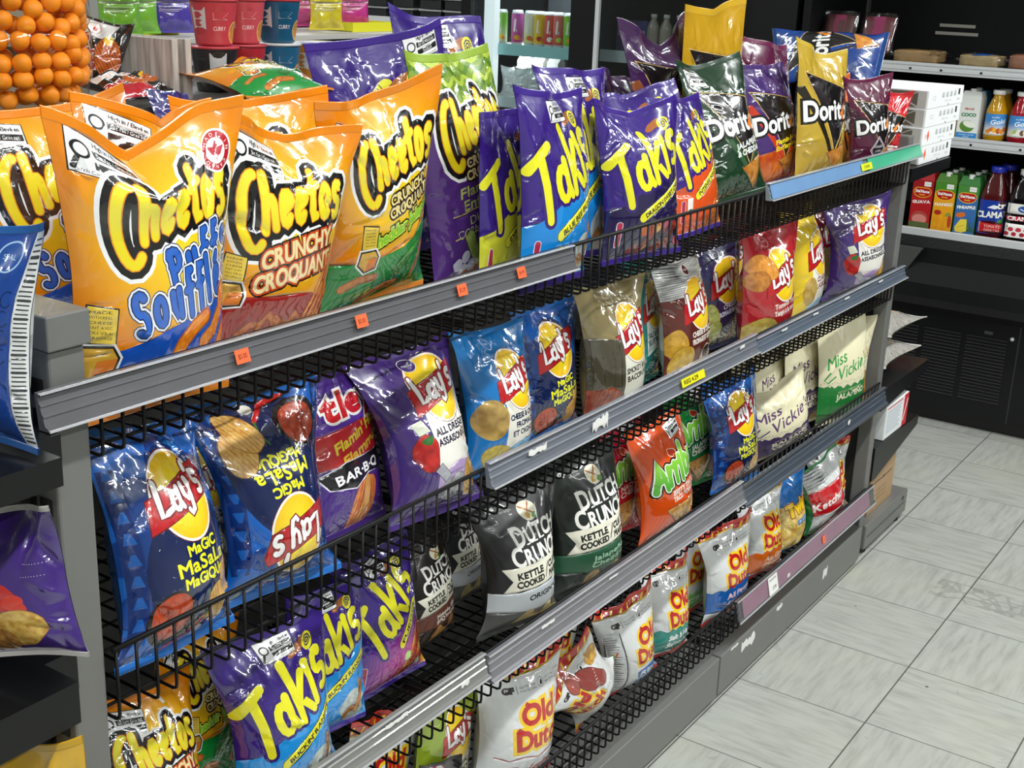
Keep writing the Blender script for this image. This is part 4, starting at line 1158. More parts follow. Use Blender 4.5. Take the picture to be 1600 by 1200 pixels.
# wire shelves: a front fence of upright wires that bend back into the deck
RW = 0.0021
DECK = {1: 1.078, 2: 0.768, 3: 0.448, 4: 0.140}
TOPW = {1: 1.163, 2: 0.856, 3: 0.536, 4: 0.224}
SECT = [(-3.588, -2.905), (-2.893, -1.948), (-1.940, -1.034)]
wire_me = {}
def wire_mesh(hh):
    k = round(hh, 3)
    if k not in wire_me:
        wire_me[k] = MB().tube([(0, 0, hh), (0, 0, .008), (0, .0012, .0025), (0, .006, 0), (0, .43, 0)], RW, 6).mesh('wire')
        wire_me[k].materials.append(WIRE)
    return wire_me[k]
NAMES = ('left', 'middle', 'right'); LV = {1: 'top', 2: 'second', 3: 'third', 4: 'bottom'}
for lv in (1, 2, 3, 4):
    for si, (x0, x1) in enumerate(SECT):
        ws = empty('wire_shelf', (x0, 0.006, DECK[lv]), f'black wire shelf with a low fence, {NAMES[si]} section of the {LV[lv]} level', 'wire shelf', 'black wire shelves')
        hh = TOPW[lv] - DECK[lv]; n = int((x1 - x0) / 0.0264); me = wire_mesh(hh)
        link('top_wire', MB().tube([(0, 0, hh), (x1 - x0, 0, hh)], .0034, 8).mesh('top_wire'), ws, WIRE)
        for k in range(n + 1):
            o = bpy.data.objects.new('wire', me); COL.objects.link(o); o.parent = ws
            o.location = (min(.004 + k * (x1 - x0 - .008) / n, x1 - x0), 0, 0)
        cme = MB().tube([(0, 0, 0), (x1 - x0, 0, 0)], RW, 6).mesh('cross_wire'); cme.materials.append(WIRE)
        for y in (.04, .09, .14, .19, .24, .29, .34, .39, .43):
            o = bpy.data.objects.new('cross_wire', cme); COL.objects.link(o); o.parent = ws; o.location = (0, y, -.0042)
        for x in (0.0, x1 - x0):
            o = link('bracket', MB().box(x - .0015, x + .0015, .05, .455, -.016, -.006).mesh('bracket'), ws, WIRE)

# price rails
LIPM = plain('frosted_plastic_lip', 'a9a9ac', .25, 0, .4)
def rail_mat(name, c, tint='eef0ff'):
    return plain(name, c, 0.28, 0.15, 0.5, 0.12, 22)
def price_rail(lab, x0, x1, z0, z1, c, strips=(), clearfront=True, tilt=.012, yb=.0):
    r = empty('price_rail', ((x0 + x1) / 2, yb, (z0 + z1) / 2), lab, 'price rail')
    h = z1 - z0; L = x1 - x0
    def add(nm, mb, mat, par=None):
        return link(nm, mb.mesh(nm), par or r, mat)
    yy = lambda t: -0.002 - tilt * (1 - t)          # t 0 bottom .. 1 top
    zz = lambda t: -h / 2 + h * t
    pr = [(yy(0), zz(0)), (yy(.03) - .004, zz(.02)), (yy(.1) - .004, zz(.08)), (yy(.12), zz(.13)), (yy(.34), zz(.34)), (yy(.36) - .0015, zz(.37)), (yy(.42) - .0015, zz(.42)), (yy(.44), zz(.45)),
          (yy(.62), zz(.62)), (yy(.64) - .0015, zz(.65)), (yy(.69) - .0015, zz(.69)), (yy(.71), zz(.72)), (yy(.92), zz(.92)), (yy(.93) - .004, zz(.94)), (yy(1) - .003, zz(1)), (yy(1) + .003, zz(1)), (yy(0) + .004 + tilt * .6, zz(0))]
    bk = add('backing', MB().extrude(pr, -L / 2, L / 2), rail_mat(lab[:24], c))
    for t0, t1 in ((.0, .055), (.96, 1.0)):
        q = [(yy(t0) - .0042, zz(t0)), (yy(t1) - .0042, zz(t1)), (yy(t1) - .0062, zz(t1)), (yy(t0) - .0062, zz(t0))]
        add('edge_lip', MB().extrude(q, -L / 2, L / 2), LIPM if clearfront else STEEL_D, bk)
    for nm, a, b, cc in strips:
        q = [(yy(.1) - .002, zz(.1)), (yy(.91) - .002, zz(.91)), (yy(.91) - .0036, zz(.91)), (yy(.1) - .0036, zz(.1))]
        add(nm, MB().extrude(q, a - (x0 + x1) / 2, b - (x0 + x1) / 2), plain(nm + ' ' + cc, cc, .35, 0, .3, .15, 16))
    if clearfront:
        q = [(yy(.04) - .0046, zz(.05)), (yy(.95) - .0046, zz(.95)), (yy(.95) - .0052, zz(.95)), (yy(.04) - .0052, zz(.05))]
        add('clear_cover', MB().extrude(q, -L / 2, L / 2), CLEARP)
    r['_h'] = h; r['_tilt'] = tilt
    return r
def sticker(r, x, t, w_, h_, base, lines, tc='5a2010', rot=0, name='price_sticker', lab=None):
    d = Design(100, 100 * h_ / w_, base, nx=3, ny=3); d.seal = base if isinstance(base, str) else 'ffffff'
    H = d.H
    for s, cx, cy, hh, ww in lines: d.add(text(s, cx, cy * H / 100, hh, ww, rot, b=.5), tc)
    o = flat_print(name, d, w_, h_, LABEL, r)
    h, tl = r['_h'], r['_tilt']
    o.location = (x - r.location.x, -0.002 - tl * (1 - t) - .0056, -h / 2 + h * t)
    o.rotation_euler = (math.atan2(-tl, h) * -1 * -1, 0, 0)
    if lab: o['label'] = lab
    return o
r1 = price_rail('long clear price rail with orange stickers along the left of the top shelf', -3.66, -2.69, 1.129, 1.166, '68686c', yb=.004)
r2 = price_rail('blue and green price rail at the right end of the top shelf', -1.955, -0.985, 1.147, 1.181, '8d9aa2', (('blue_strip', -1.95, -1.42, '7fa9d8'), ('green_strip', -1.385, -0.99, '4cc49a')), yb=.002)
r3 = price_rail('clear bluish price rail with a torn white label, middle of the second shelf', -2.905, -1.942, 0.829, 0.868, '7e828c', yb=.002)
r4 = price_rail('blue-grey price rail with short white strips at the right end of the second shelf', -1.938, -0.978, 0.824, 0.856, '6f7a8a', yb=.002)
r5 = price_rail('clear price rail stepping down at the bottom left, third shelf', -3.59, -2.897, 0.508, 0.547, '82827f', yb=.002)
r6 = price_rail('clear lavender price rail across the middle of the third shelf', -2.887, -1.936, 0.49, 0.536, '76757c', yb=.002)
r7 = price_rail('plain dark slate rail at the right end of the third shelf', -1.93, -1.005, 0.474, 0.52, '4a525e', clearfront=False, yb=.002)
r8 = price_rail('dark rail with a dusty pink insert along the right of the bottom shelf', -1.9, -0.995, 0.176, 0.228, '33343a', (('pink_insert', -1.875, -1.04, '92607c'),), yb=.002)
for x, t, s in ((-3.402, .5, '$5.00'), (-3.2, .5, '$5.00'), (-2.99, .55, '$5.29'), (-2.845, .55, '$4.99')):
    sticker(r1, x, t, .021, .016, 'f2673a', [(s, 50, 50, 26, 62)], lab='small orange price sticker')
sticker(r2, -1.405, .45, .07, .016, 'd8e024', [('2/ $9.00', 50, 50, 9, 50)], '4a5210', lab='yellow-green price tag')
sticker(r3, -2.246, .4, .095, .016, 'e4dc1e', [('REG 4.29', 40, 50, 8, 60)], '3a3a10', lab='yellow price tag')
sticker(r8, -1.385, .5, .02, .02, 'f2673a', [('3', 50, 50, 40, 20)], lab='small orange price sticker')
sticker(r8, -1.71, .5, .052, .043, 'ecece8', [('OLD DUTCH', 50, 82, 9, 70), ('3.99', 60, 30, 16, 40)], '222222', name='shelf_tag', lab='white shelf price tag')
for r, x, t, a, b, s in ((r3, -2.59, .5, .05, .026, 7), (r3, -2.78, .65, .05, .012, 9), (r3, -2.02, .7, .02, .008, 11), (r4, -1.80, .75, .028, .005, 13), (r4, -1.62, .75, .028, .005, 14), (r4, -1.42, .75, .028, .005, 15), (r4, -1.18, .75, .028, .005, 16), (r5, -3.12, .8, .05, .007, 17), (r5, -2.96, .45, .02, .01, 18), (r6, -2.72, .75, .04, .006, 19), (r6, -2.5, .8, .03, .004, 20), (r7, -1.3, .55, .015, .012, 22), (r8, -1.62, .3, .015, .01, 23)):
    torn(x, r.location.z - r['_h'] / 2 + r['_h'] * t, a, b, r.location.y - 0.002 - r['_tilt'] * (1 - t) - .0062, r, s)
# ---------------------------------------------------------------- every bag: kind, print, (x, y, z, yaw, lean, roll, width, height), thickness, seed, shape, label, group
BAGS = [
 ('cheese_puff_bag', 'puffs', (-3.4689, 0.0682, 1.0864, -0.0007, 0.0434, -0.0289, 0.234, 0.3276), 0.0824, 5172, {'flare': 0.13, 'vee': 0.042, 'vx': 0.42, 'wave': 0.01, 'bend': 0.1}, 'orange cheese puffs bag reading Puffs Soufflés in blue, front of the top shelf', 'orange cheese snack bags on the top shelf'),
 ('cheese_puff_bag', 'puffs', (-3.3745, 0.3091, 1.0918, -0.1959, -0.0691, 0.0742, 0.2353, 0.299), 0.084, 5221, {'bend': 0.2, 'wave': 0.015}, 'orange bag at the far left corner, behind the Puffs Soufflés bag', 'orange cheese snack bags on the top shelf'),
 ('cheese_puff_bag', 'puffs', (-3.3656, 0.1759, 1.0994, 0.196, -0.0588, -0.1229, 0.2316, 0.307), 0.0426, 5270, {'wave': 0.012, 'vee': 0.02}, 'orange bag whose round red seal peeks out right behind the Puffs Soufflés bag', 'orange cheese snack bags on the top shelf'),
 ('cheese_puff_bag', 'crunchy', (-3.2675, 0.1034, 1.097, -0.0136, 0.1197, -0.1257, 0.2223, 0.2893), 0.0713, 5319, {'flare': 0.18, 'vee': 0.014, 'vx': 0.55, 'wave': 0.014, 'bend': 0.2}, 'orange bag reading Crunchy Croquant over red printed flames, front of top shelf', 'orange cheese snack bags on the top shelf'),
 ('cheese_puff_bag', 'crunchy', (-3.1257, 0.227, 1.1029, -0.186, 0.0469, 0.0657, 0.2344, 0.292), 0.0662, 5368, {'bend': 0.22, 'wave': 0.01}, 'tall orange bag leaning behind the Crunchy Croquant bag', 'orange cheese snack bags on the top shelf'),
 ('cheese_puff_bag', 'cjal', (-2.912, 0.3776, 1.3772, -0.1, -1.38, 0.05, 0.18, 0.165), 0.0483, 5417, {'bend': 0.2, 'wave': 0.012}, 'orange and green bag lying flat on top of the orange bags', 'orange cheese snack bags on the top shelf'),
 ('cheese_puff_bag', 'cjal', (-2.9905, 0.1595, 1.0959, -0.0233, 0.1631, 0.1023, 0.2401, 0.319), 0.0848, 5466, {'flare': 0.08, 'vee': 0.012, 'vx': 0.4, 'wave': 0.012, 'bend': 0.06}, 'orange bag with a green lower half reading Cheddar Jalapeño, standing upright in front', 'orange cheese snack bags on the top shelf'),
 ('cheese_puff_bag', 'dillc', (-2.7178, 0.1596, 1.0883, 0.0509, -0.1241, 0.0473, 0.2541, 0.3577), 0.0662, 5515, {'wave': 0.014, 'bend': 0.12}, 'purple bag with a wavy lime green top reading Dill Pickle', 'orange cheese snack bags on the top shelf'),
 ('tortilla_chip_bag', 'tlimited', (-2.6898, 0.3299, 1.0994, -0.243, -0.0688, 0.1275, 0.2583, 0.3626), 0.055, 5564, {'wave': 0.008}, 'purple bag tilted left with a yellow Limited Edition stripe', 'purple rolled chip bags'),
 ('tortilla_chip_bag', 'tbee', (-2.499, 0.3837, 1.0961, 0.0208, -0.0945, -0.0757, 0.2587, 0.3971), 0.0495, 5613, {'wave': 0.01, 'bend': 0.25}, 'purple and blue bag standing tallest behind the lime topped bag', 'purple rolled chip bags'),
 ('tortilla_chip_bag', 'tlime', (-2.704, 0.1096, 1.0834, 0.1337, -0.0306, -0.0028, 0.2049, 0.2791), 0.0366, 5662, {'wave': 0.008}, 'purple and yellow-green bag squeezed between the Dill Pickle and Blue Bee Bunch bags', 'purple rolled chip bags'),
 ('tortilla_chip_bag', 'tbee', (-2.668, 0.0475, 1.089, 0.073, -0.0581, -0.05, 0.2308, 0.3016), 0.0716, 5711, {'bend': 0.2, 'wave': 0.012, 'dent': 0.01}, 'purple and blue bag reading Blue Bee Bunch beside the end of the left price rail', 'purple rolled chip bags'),
 ('tortilla_chip_bag', 'tbee', (-2.4808, 0.1108, 1.0957, 0.1567, -0.112, -0.1163, 0.2258, 0.3202), 0.0439, 5760, {'bend': 0.2, 'wave': 0.015}, 'purple and blue bag tucked behind the right edge of the front Blue Bee Bunch bag', 'purple rolled chip bags'),
 ('tortilla_chip_bag', 'tdragon', (-2.3619, 0.0542, 1.0835, -0.1992, -0.1178, 0.0022, 0.2209, 0.2737), 0.0783, 5809, {'bend': 0.18, 'wave': 0.01, 'vee': 0.014}, 'dark purple bag reading Dragon Sweet Chili behind the black wire fence', 'purple rolled chip bags'),
 ('tortilla_chip_bag', 'tintense', (-2.0729, 0.0831, 1.0853, -0.0109, -0.2272, 0.0149, 0.2008, 0.2649), 0.055, 5858, {'bend': 0.12, 'wave': 0.01}, 'purple and orange bag reading Intense Nacho behind the black wire fence', 'purple rolled chip bags'),
 ('tortilla_chip_bag', 'tblue', (-2.0858, 0.207, 1.0898, -0.3653, -0.057, 0.0606, 0.2211, 0.2709), 0.044, 5907, {'bend': 0.5, 'wave': 0.02, 'b0': 0.75}, 'purple bag whose crumpled top rises behind the Dragon Sweet Chili bag', 'purple rolled chip bags'),
 ('tortilla_chip_bag', 'dpurple', (-1.8213, 0.2832, 1.0959, -0.0343, -0.1019, 0.0786, 0.257, 0.3929), 0.0445, 5956, {'vee': 0.06, 'vx': 0.45, 'wave': 0.015}, 'dark plum tortilla chip bag with a V notch in its top, back row', 'triangle tortilla chip bags'),
 ('tortilla_chip_bag', 'dpurple', (-1.7982, 0.3906, 1.0907, -0.0845, -0.0951, -0.0727, 0.2148, 0.2696), 0.044, 6005, {'wave': 0.015, 'bend': 0.3}, 'small plum coloured bag top poking up behind the purple bags', 'triangle tortilla chip bags'),
 ('tortilla_chip_bag', 'dgold', (-1.679, 0.2329, 1.0979, -0.071, -0.1102, 0.0743, 0.2685, 0.4194), 0.0366, 6054, {'bend': -0.15, 'wave': 0.012, 'vee': 0.012}, 'mustard gold tortilla chip bag standing highest of all in the back row', 'triangle tortilla chip bags'),
 ('tortilla_chip_bag', 'dgreen', (-1.8262, 0.1159, 1.1188, -0.1431, -0.3076, 0.063, 0.2296, 0.2978), 0.0797, 6103, {'wave': 0.012, 'bend': 0.1}, 'dark green tortilla chip bag reading Jalapeño Cheddar, leaning back to the left', 'triangle tortilla chip bags'),
 ('tortilla_chip_bag', 'dwine', (-1.4051, 0.2624, 1.1032, -0.171, -0.0993, -0.143, 0.245, 0.3277), 0.055, 6152, {'bend': 0.2, 'wave': 0.012}, 'wine coloured tortilla chip bag right behind the Flamin Hot bag', 'triangle tortilla chip bags'),
 ('tortilla_chip_bag', 'dflamin', (-1.5179, 0.1694, 1.1101, -0.133, -0.1352, 0.0436, 0.2169, 0.2745), 0.0602, 6201, {'wave': 0.012, 'bend': 0.16}, 'violet and red tortilla chip bag reading Flamin Hot on the top shelf', 'triangle tortilla chip bags'),
 ('tortilla_chip_bag', 'dyellow', (-1.3948, 0.1062, 1.1144, -0.1325, -0.1207, -0.0787, 0.2391, 0.3112), 0.062, 6250, {'wave': 0.014, 'vee': 0.012, 'vx': 0.7, 'bend': 0.1}, 'pale gold tortilla chip bag in the front row, left of the orange one', 'triangle tortilla chip bags'),
 ('tortilla_chip_bag', 'dorange', (-1.1385, 0.1535, 1.1094, -0.0063, -0.0584, 0.0396, 0.1674, 0.2298), 0.0495, 6299, {'wave': 0.012, 'bend': 0.2}, 'orange tortilla chip bag half hidden behind the pale gold bag', 'triangle tortilla chip bags'),
 ('tortilla_chip_bag', 'dblue', (-0.9625, 0.13, 1.378, -1.337, -0.9, 1.5585, 0.2188, 0.3016), 0.098, 6348, {'wave': 0.01, 'bend': 0.3}, 'royal blue tortilla chip bag lying on its side on top of the others', 'triangle tortilla chip bags'),
 ('tortilla_chip_bag', 'dmaroon', (-1.208, 0.0528, 1.1212, -0.3203, -0.0407, 0.0812, 0.16, 0.2282), 0.069, 6397, {'wave': 0.01, 'bend': 0.12}, 'maroon tortilla chip bag with a white outlined diamond', 'triangle tortilla chip bags'),
 ('tortilla_chip_bag', 'dred', (-1.0983, 0.0692, 1.1307, -0.9, -0.05, -0.1, 0.12, 0.18), 0.0495, 3604, {'wave': 0.01, 'bend': 0.1}, 'bright red tortilla chip bag at the right end of the top shelf', 'triangle tortilla chip bags'),
 ('potato_chip_bag', 'masala', (-3.4595, 0.0483, 0.7875, 0.1714, -0.2519, -0.135, 0.2111, 0.2683), 0.1025, 5179, {'wave': 0.012, 'flare': -0.08, 'bend': 0.1}, 'blue Magic Masala potato chip bag leaning at the left end of the second shelf', 'potato chip bags on the second shelf'),
 ('potato_chip_bag', 'navy', (-3.3039, 0.1768, 0.7869, 0.2375, -0.2039, -0.1734, 0.1674, 0.1994), 0.0455, 5228, {'wave': 0.01}, 'dark navy potato chip bag wedged behind and between the two blue Magic Masala bags', 'potato chip bags on the second shelf'),
 ('potato_chip_bag', 'masala', (-3.2604, 0.0759, 0.7758, -0.0714, -0.1997, -0.039, 0.2053, 0.2646), 0.1025, 5277, {'bend': 0.25, 'wave': 0.018, 'flip': 1}, 'blue Magic Masala potato chip bag standing upside down', 'potato chip bags on the second shelf'),
 ('potato_chip_bag', 'ripples', (-3.0665, 0.1184, 0.7836, 0.1709, -0.2397, -0.1082, 0.1865, 0.2319), 0.0551, 5326, {'wave': 0.01}, 'violet and red ridged chip bag reading BAR·B·Q', 'potato chip bags on the second shelf'),
 ('potato_chip_bag', 'alldressed', (-2.93, 0.0683, 0.7745, -0.1294, -0.3175, -0.0005, 0.2068, 0.2561), 0.1093, 5375, {'wave': 0.012, 'bend': 0.14}, 'purple All Dressed potato chip bag left of the bright blue Cheese and Onion bag', 'potato chip bags on the second shelf'),
 ('potato_chip_bag', 'onionblue', (-2.7368, 0.0923, 0.7822, -0.05, -0.1521, -0.0439, 0.1927, 0.2338), 0.0957, 5424, {'wave': 0.012, 'bend': 0.15}, 'bright blue potato chip bag reading Cheese & Onion', 'potato chip bags on the second shelf'),
 ('potato_chip_bag', 'masala', (-2.5274, 0.1308, 0.7736, -0.0237, -0.0795, 0.0086, 0.1936, 0.2369), 0.0741, 5473, {'wave': 0.012, 'bend': 0.1}, 'blue Magic Masala potato chip bag standing upright beside the Smokey Bacon bag', 'potato chip bags on the second shelf'),
 ('potato_chip_bag', 'bacon', (-2.3789, 0.0854, 0.7804, -0.0887, -0.0436, 0.0384, 0.2044, 0.2536), 0.1007, 5522, {'wave': 0.012, 'bend': 0.2}, 'olive brown potato chip bag reading Smokey Bacon', 'potato chip bags on the second shelf'),
 ('potato_chip_bag', 'vinegar', (-2.1545, 0.1412, 0.7808, 0.1208, -0.1102, -0.079, 0.1887, 0.2471), 0.044, 5571, {'wave': 0.01, 'bend': 0.1}, 'teal and white potato chip bag reading Salt & Vinegar', 'potato chip bags on the second shelf'),
 ('potato_chip_bag', 'brown', (-2.0766, 0.0851, 0.7784, 0.0138, -0.121, -0.0127, 0.2066, 0.2552), 0.0736, 5620, {'wave': 0.01, 'bend': 0.12}, "brown potato chip bag with a bearded man's face and a striped silver top", 'potato chip bags on the second shelf'),
 ('potato_chip_bag', 'navy', (-1.8198, 0.1484, 0.7765, -0.0993, -0.0341, 0.0329, 0.2074, 0.2551), 0.0618, 5669, {'wave': 0.012, 'vee': 0.014, 'vx': 0.45, 'bend': 0.15}, 'navy blue potato chip bag with olive green chips on the front', 'potato chip bags on the second shelf'),
 ('potato_chip_bag', 'tango', (-1.7394, 0.0632, 0.7788, -0.1217, -0.016, 0.0501, 0.2293, 0.2723), 0.0931, 5718, {'wave': 0.014, 'bend': 0.1}, 'red potato chip bag reading Tomato Tango', 'potato chip bags on the second shelf'),
 ('potato_chip_bag', 'classic', (-1.4501, 0.0919, 0.7755, -0.0215, -0.0626, -0.0201, 0.2169, 0.2753), 0.0875, 5767, {'wave': 0.015, 'vee': 0.02, 'bend': 0.3}, 'yellow Classic potato chip bag', 'potato chip bags on the second shelf'),
 ('potato_chip_bag', 'wavy', (-1.1476, 0.2075, 0.7745, -0.3694, -0.0792, -0.016, 0.1984, 0.2625), 0.0329, 5816, {'wave': 0.01, 'bend': 0.1}, 'dark red and white wavy chip bag reading ondulées', 'potato chip bags on the second shelf'),
 ('potato_chip_bag', 'wavy', (-1.1074, 0.1283, 0.8002, -0.8072, -0.0983, 0.1613, 0.1503, 0.2136), 0.0259, 5865, {'wave': 0.008}, 'dark maroon chip bag standing in the shadow behind the wavy chip bag', 'potato chip bags on the second shelf'),
 ('potato_chip_bag', 'alldressed', (-1.1418, 0.0701, 0.7883, -0.5385, 0.0405, 0.0903, 0.2054, 0.2556), 0.0889, 5914, {'wave': 0.01, 'bend': 0.16}, 'purple All Dressed potato chip bag at the right end of the second shelf', 'potato chip bags on the second shelf'),
 ('potato_chip_bag', 'tango', (-1.5871, 0.2427, 0.7749, -0.1641, -0.0212, 0.0186, 0.2046, 0.2475), 0.0455, 5963, {'wave': 0.01, 'bend': 0.3}, 'deep red bag top in the shadow behind the navy blue bag', 'potato chip bags on the second shelf'),
 ('potato_chip_bag', 'bacon', (-1.8071, 0.2426, 0.7731, -0.1916, -0.0215, -0.0, 0.2048, 0.2478), 0.0455, 6012, {'wave': 0.01, 'bend': 0.3}, "olive gold bag top in the shadow behind the bearded man's bag", 'potato chip bags on the second shelf'),
 ('cheese_puff_bag', 'crunchy', (-3.4722, 0.0746, 0.4714, 0.1008, -0.3978, -0.212, 0.1811, 0.2226), 0.0741, 5186, {'wave': 0.01}, 'orange cheese snack bag leaning against the left post on the third shelf', 'bags on the third shelf'),
 ('cheese_puff_bag', 'cjal', (-3.3423, 0.1514, 0.4807, 0.2593, -0.2642, -0.329, 0.1781, 0.2237), 0.044, 5235, {'wave': 0.01}, 'orange and green cheese snack bag behind the left post on the third shelf', 'bags on the third shelf'),
 ('tortilla_chip_bag', 'tranch', (-3.2509, 0.0825, 0.4564, -0.1211, -0.1153, -0.0061, 0.2025, 0.2436), 0.094, 5284, {'wave': 0.01, 'bend': 0.14}, "purple and sky blue bag reading Buckin' Ranch in full", 'bags on the third shelf'),
 ('tortilla_chip_bag', 'tranch', (-3.1211, 0.1202, 0.4682, 0.0436, -0.184, -0.1693, 0.1767, 0.2204), 0.0454, 5333, {'wave': 0.008}, "purple and sky blue bag mostly hidden behind the front Buckin' Ranch bag", 'bags on the third shelf'),
 ('tortilla_chip_bag', 'tfuego', (-2.9484, 0.1504, 0.4536, -0.0743, -0.1658, -0.0, 0.1881, 0.2283), 0.0779, 5382, {'wave': 0.01, 'bend': 0.1}, 'violet bag reading Fuego with red rolled chips and limes', 'bags on the third shelf'),
 ('potato_chip_bag', 'du_bbq', (-2.7831, 0.1829, 0.4554, 0.1306, -0.1463, -0.0234, 0.1563, 0.1894), 0.0534, 5431, {'wave': 0.01, 'bend': 0.1}, 'dark brown kettle chip bag reading Mesquite BBQ', 'bags on the third shelf'),
 ('potato_chip_bag', 'du_orig', (-2.6439, 0.2232, 0.4637, 0.1399, -0.1134, -0.1306, 0.1593, 0.1977), 0.0475, 5480, {'wave': 0.01}, 'grey and black kettle chip bag set deep beside the Mesquite BBQ bag', 'bags on the third shelf'),
 ('potato_chip_bag', 'du_orig', (-2.6491, 0.0947, 0.4558, -0.1804, -0.1097, -0.0202, 0.2064, 0.2544), 0.1085, 5529, {'wave': 0.012, 'bend': 0.2}, 'grey and black kettle chip bag reading Original in a white band', 'bags on the third shelf'),
 ('potato_chip_bag', 'du_jal', (-2.4397, 0.0802, 0.457, -0.2547, -0.0996, 0.0402, 0.2144, 0.2652), 0.105, 5578, {'wave': 0.012, 'bend': 0.2}, 'black kettle chip bag with a dark green Jalapeño Cheddar band', 'bags on the third shelf'),
 ('tortilla_chip_bag', 'ar_red', (-2.2134, 0.1437, 0.4663, 0.0499, -0.1257, -0.1524, 0.1807, 0.2378), 0.0402, 5627, {'wave': 0.01, 'bend': 0.1}, 'crimson nacho cheese chip bag behind the dark green banded kettle chip bag', 'bags on the third shelf'),
 ('tortilla_chip_bag', 'ar_orange', (-2.1246, 0.0744, 0.4595, -0.1389, -0.1336, 0.0643, 0.2019, 0.2443), 0.0869, 5676, {'wave': 0.012, 'bend': 0.2}, 'orange zesty taco chip bag on the third shelf', 'bags on the third shelf'),
 ('tortilla_chip_bag', 'ar_green', (-1.8606, 0.1512, 0.4565, -0.0815, -0.1554, -0.0412, 0.194, 0.2381), 0.0481, 5725, {'wave': 0.01, 'bend': 0.1}, 'bright green Jalapeño Cheddar tortilla chip bag on the third shelf', 'bags on the third shelf'),
 ('potato_chip_bag', 'masala', (-1.7786, 0.0785, 0.4546, -0.1217, -0.159, -0.019, 0.2043, 0.251), 0.0748, 5774, {'wave': 0.012, 'bend': 0.12}, 'blue Magic Masala potato chip bag on the third shelf', 'bags on the third shelf'),
 ('potato_chip_bag', 'mv_grey', (-1.4739, 0.195, 0.4605, 0.0729, -0.1259, -0.0903, 0.1761, 0.2294), 0.0347, 5823, {'wave': 0.01, 'bend': 0.15}, 'narrow cream kettle chip bag right beside the blue bag on the third shelf', 'bags on the third shelf'),
 ('potato_chip_bag', 'mv_purple', (-1.3878, 0.1591, 0.4535, -0.0337, -0.1147, -0.0, 0.1803, 0.2286), 0.0321, 5872, {'wave': 0.01, 'bend': 0.15}, 'cream and purple kettle chip bag, second to the right of the blue bag', 'bags on the third shelf'),
 ('potato_chip_bag', 'mv_grey', (-1.1423, 0.1549, 0.4616, -0.4104, -0.0773, 0.079, 0.2223, 0.2619), 0.0505, 5921, {'wave': 0.012, 'bend': 0.2}, 'tall cream kettle chip bag in the back row behind the cream and purple ones', 'bags on the third shelf'),
 ('potato_chip_bag', 'mv_purple', (-1.2681, 0.118, 0.4533, -0.1633, -0.0817, -0.0, 0.2111, 0.2581), 0.0325, 5970, {'wave': 0.012, 'bend': 0.2}, 'cream and purple kettle chip bag standing behind the slumped one', 'bags on the third shelf'),
 ('potato_chip_bag', 'mv_purple', (-1.569, 0.0668, 0.4814, -0.4175, 0.0327, 0.2463, 0.2324, 0.1747), 0.0875, 6019, {'wave': 0.016, 'vee': 0.02, 'bend': 0.5, 'b0': 0.6}, 'slumped cream and purple kettle chip bag reading Balsamic, in front of the other cream bags', 'bags on the third shelf'),
 ('potato_chip_bag', 'mv_green', (-1.1783, 0.0562, 0.4551, -0.3157, -0.063, 0.0216, 0.2021, 0.2723), 0.051, 6068, {'wave': 0.01, 'bend': 0.15}, 'cream and green kettle chip bag reading Jalapeño', 'bags on the third shelf'),
 ('potato_chip_bag', 'mv_brown', (-1.0847, 0.0755, 0.4756, -0.8273, -0.0601, 0.0, 0.12, 0.24), 0.0493, 6117, {'wave': 0.01, 'bend': 0.1}, 'cream and golden brown kettle chip bag, last on the right of the third shelf', 'bags on the third shelf'),
 ('potato_chip_bag', 'dill', (-2.8488, 0.1189, 0.1675, 0.0476, -0.0834, -0.2548, 0.1795, 0.2221), 0.0535, 5193, {'wave': 0.012}, 'lime green potato chip bag at the bottom left, under the third shelf', 'bags on the bottom shelf'),
 ('potato_chip_bag', 'bbqb', (-2.9404, 0.0459, 0.1719, 0.1469, -0.2301, -0.3859, 0.1477, 0.1485), 0.0316, 5242, {'wave': 0.008}, 'black bag with big slanted white BBQ letters at the bottom edge', 'bags on the bottom shelf'),
 ('potato_chip_bag', 'od_orig', (-2.9995, 0.1649, 0.1693, -0.0154, 0.0323, -0.2549, 0.192, 0.2361), 0.0489, 5291, {'wave': 0.01}, 'white chip bag furthest left on the bottom shelf', 'bags on the bottom shelf'),
 ('potato_chip_bag', 'od_orig', (-2.6935, 0.0762, 0.1581, -0.1928, -0.0198, -0.1142, 0.2289, 0.251), 0.1124, 5340, {'wave': 0.012, 'vee': 0.006, 'bend': 0.05}, 'large white chip bag reading Original in red script', 'bags on the bottom shelf'),
 ('potato_chip_bag', 'od_moc', (-2.3996, 0.0672, 0.2113, -0.0922, 0.1004, 0.8573, 0.175, 0.165), 0.0963, 5389, {'wave': 0.014}, 'white chip bag with a maroon moccasin, tipped over on its side', 'bags on the bottom shelf'),
 ('potato_chip_bag', 'od_rip', (-2.2587, 0.0738, 0.1595, -0.3077, 0.0549, 0.1629, 0.1778, 0.2104), 0.0963, 5438, {'wave': 0.012, 'bend': 0.2}, 'white rippled chip bag reading Rip L with a pale blue foot', 'bags on the bottom shelf'),
 ('potato_chip_bag', 'od_sky', (-2.4351, 0.2028, 0.1537, -0.236, 0.1725, -0.082, 0.1949, 0.2341), 0.052, 5487, {'wave': 0.012, 'bend': 0.1}, 'white and sky blue chip bag in the back row of the bottom shelf', 'bags on the bottom shelf'),
 ('potato_chip_bag', 'od_salt', (-2.0865, 0.0788, 0.1496, -0.1673, -0.0928, -0.0499, 0.1784, 0.2132), 0.091, 5536, {'wave': 0.012, 'bend': 0.1}, "white chip bag with a teal Salt 'n Vinegar band", 'bags on the bottom shelf'),
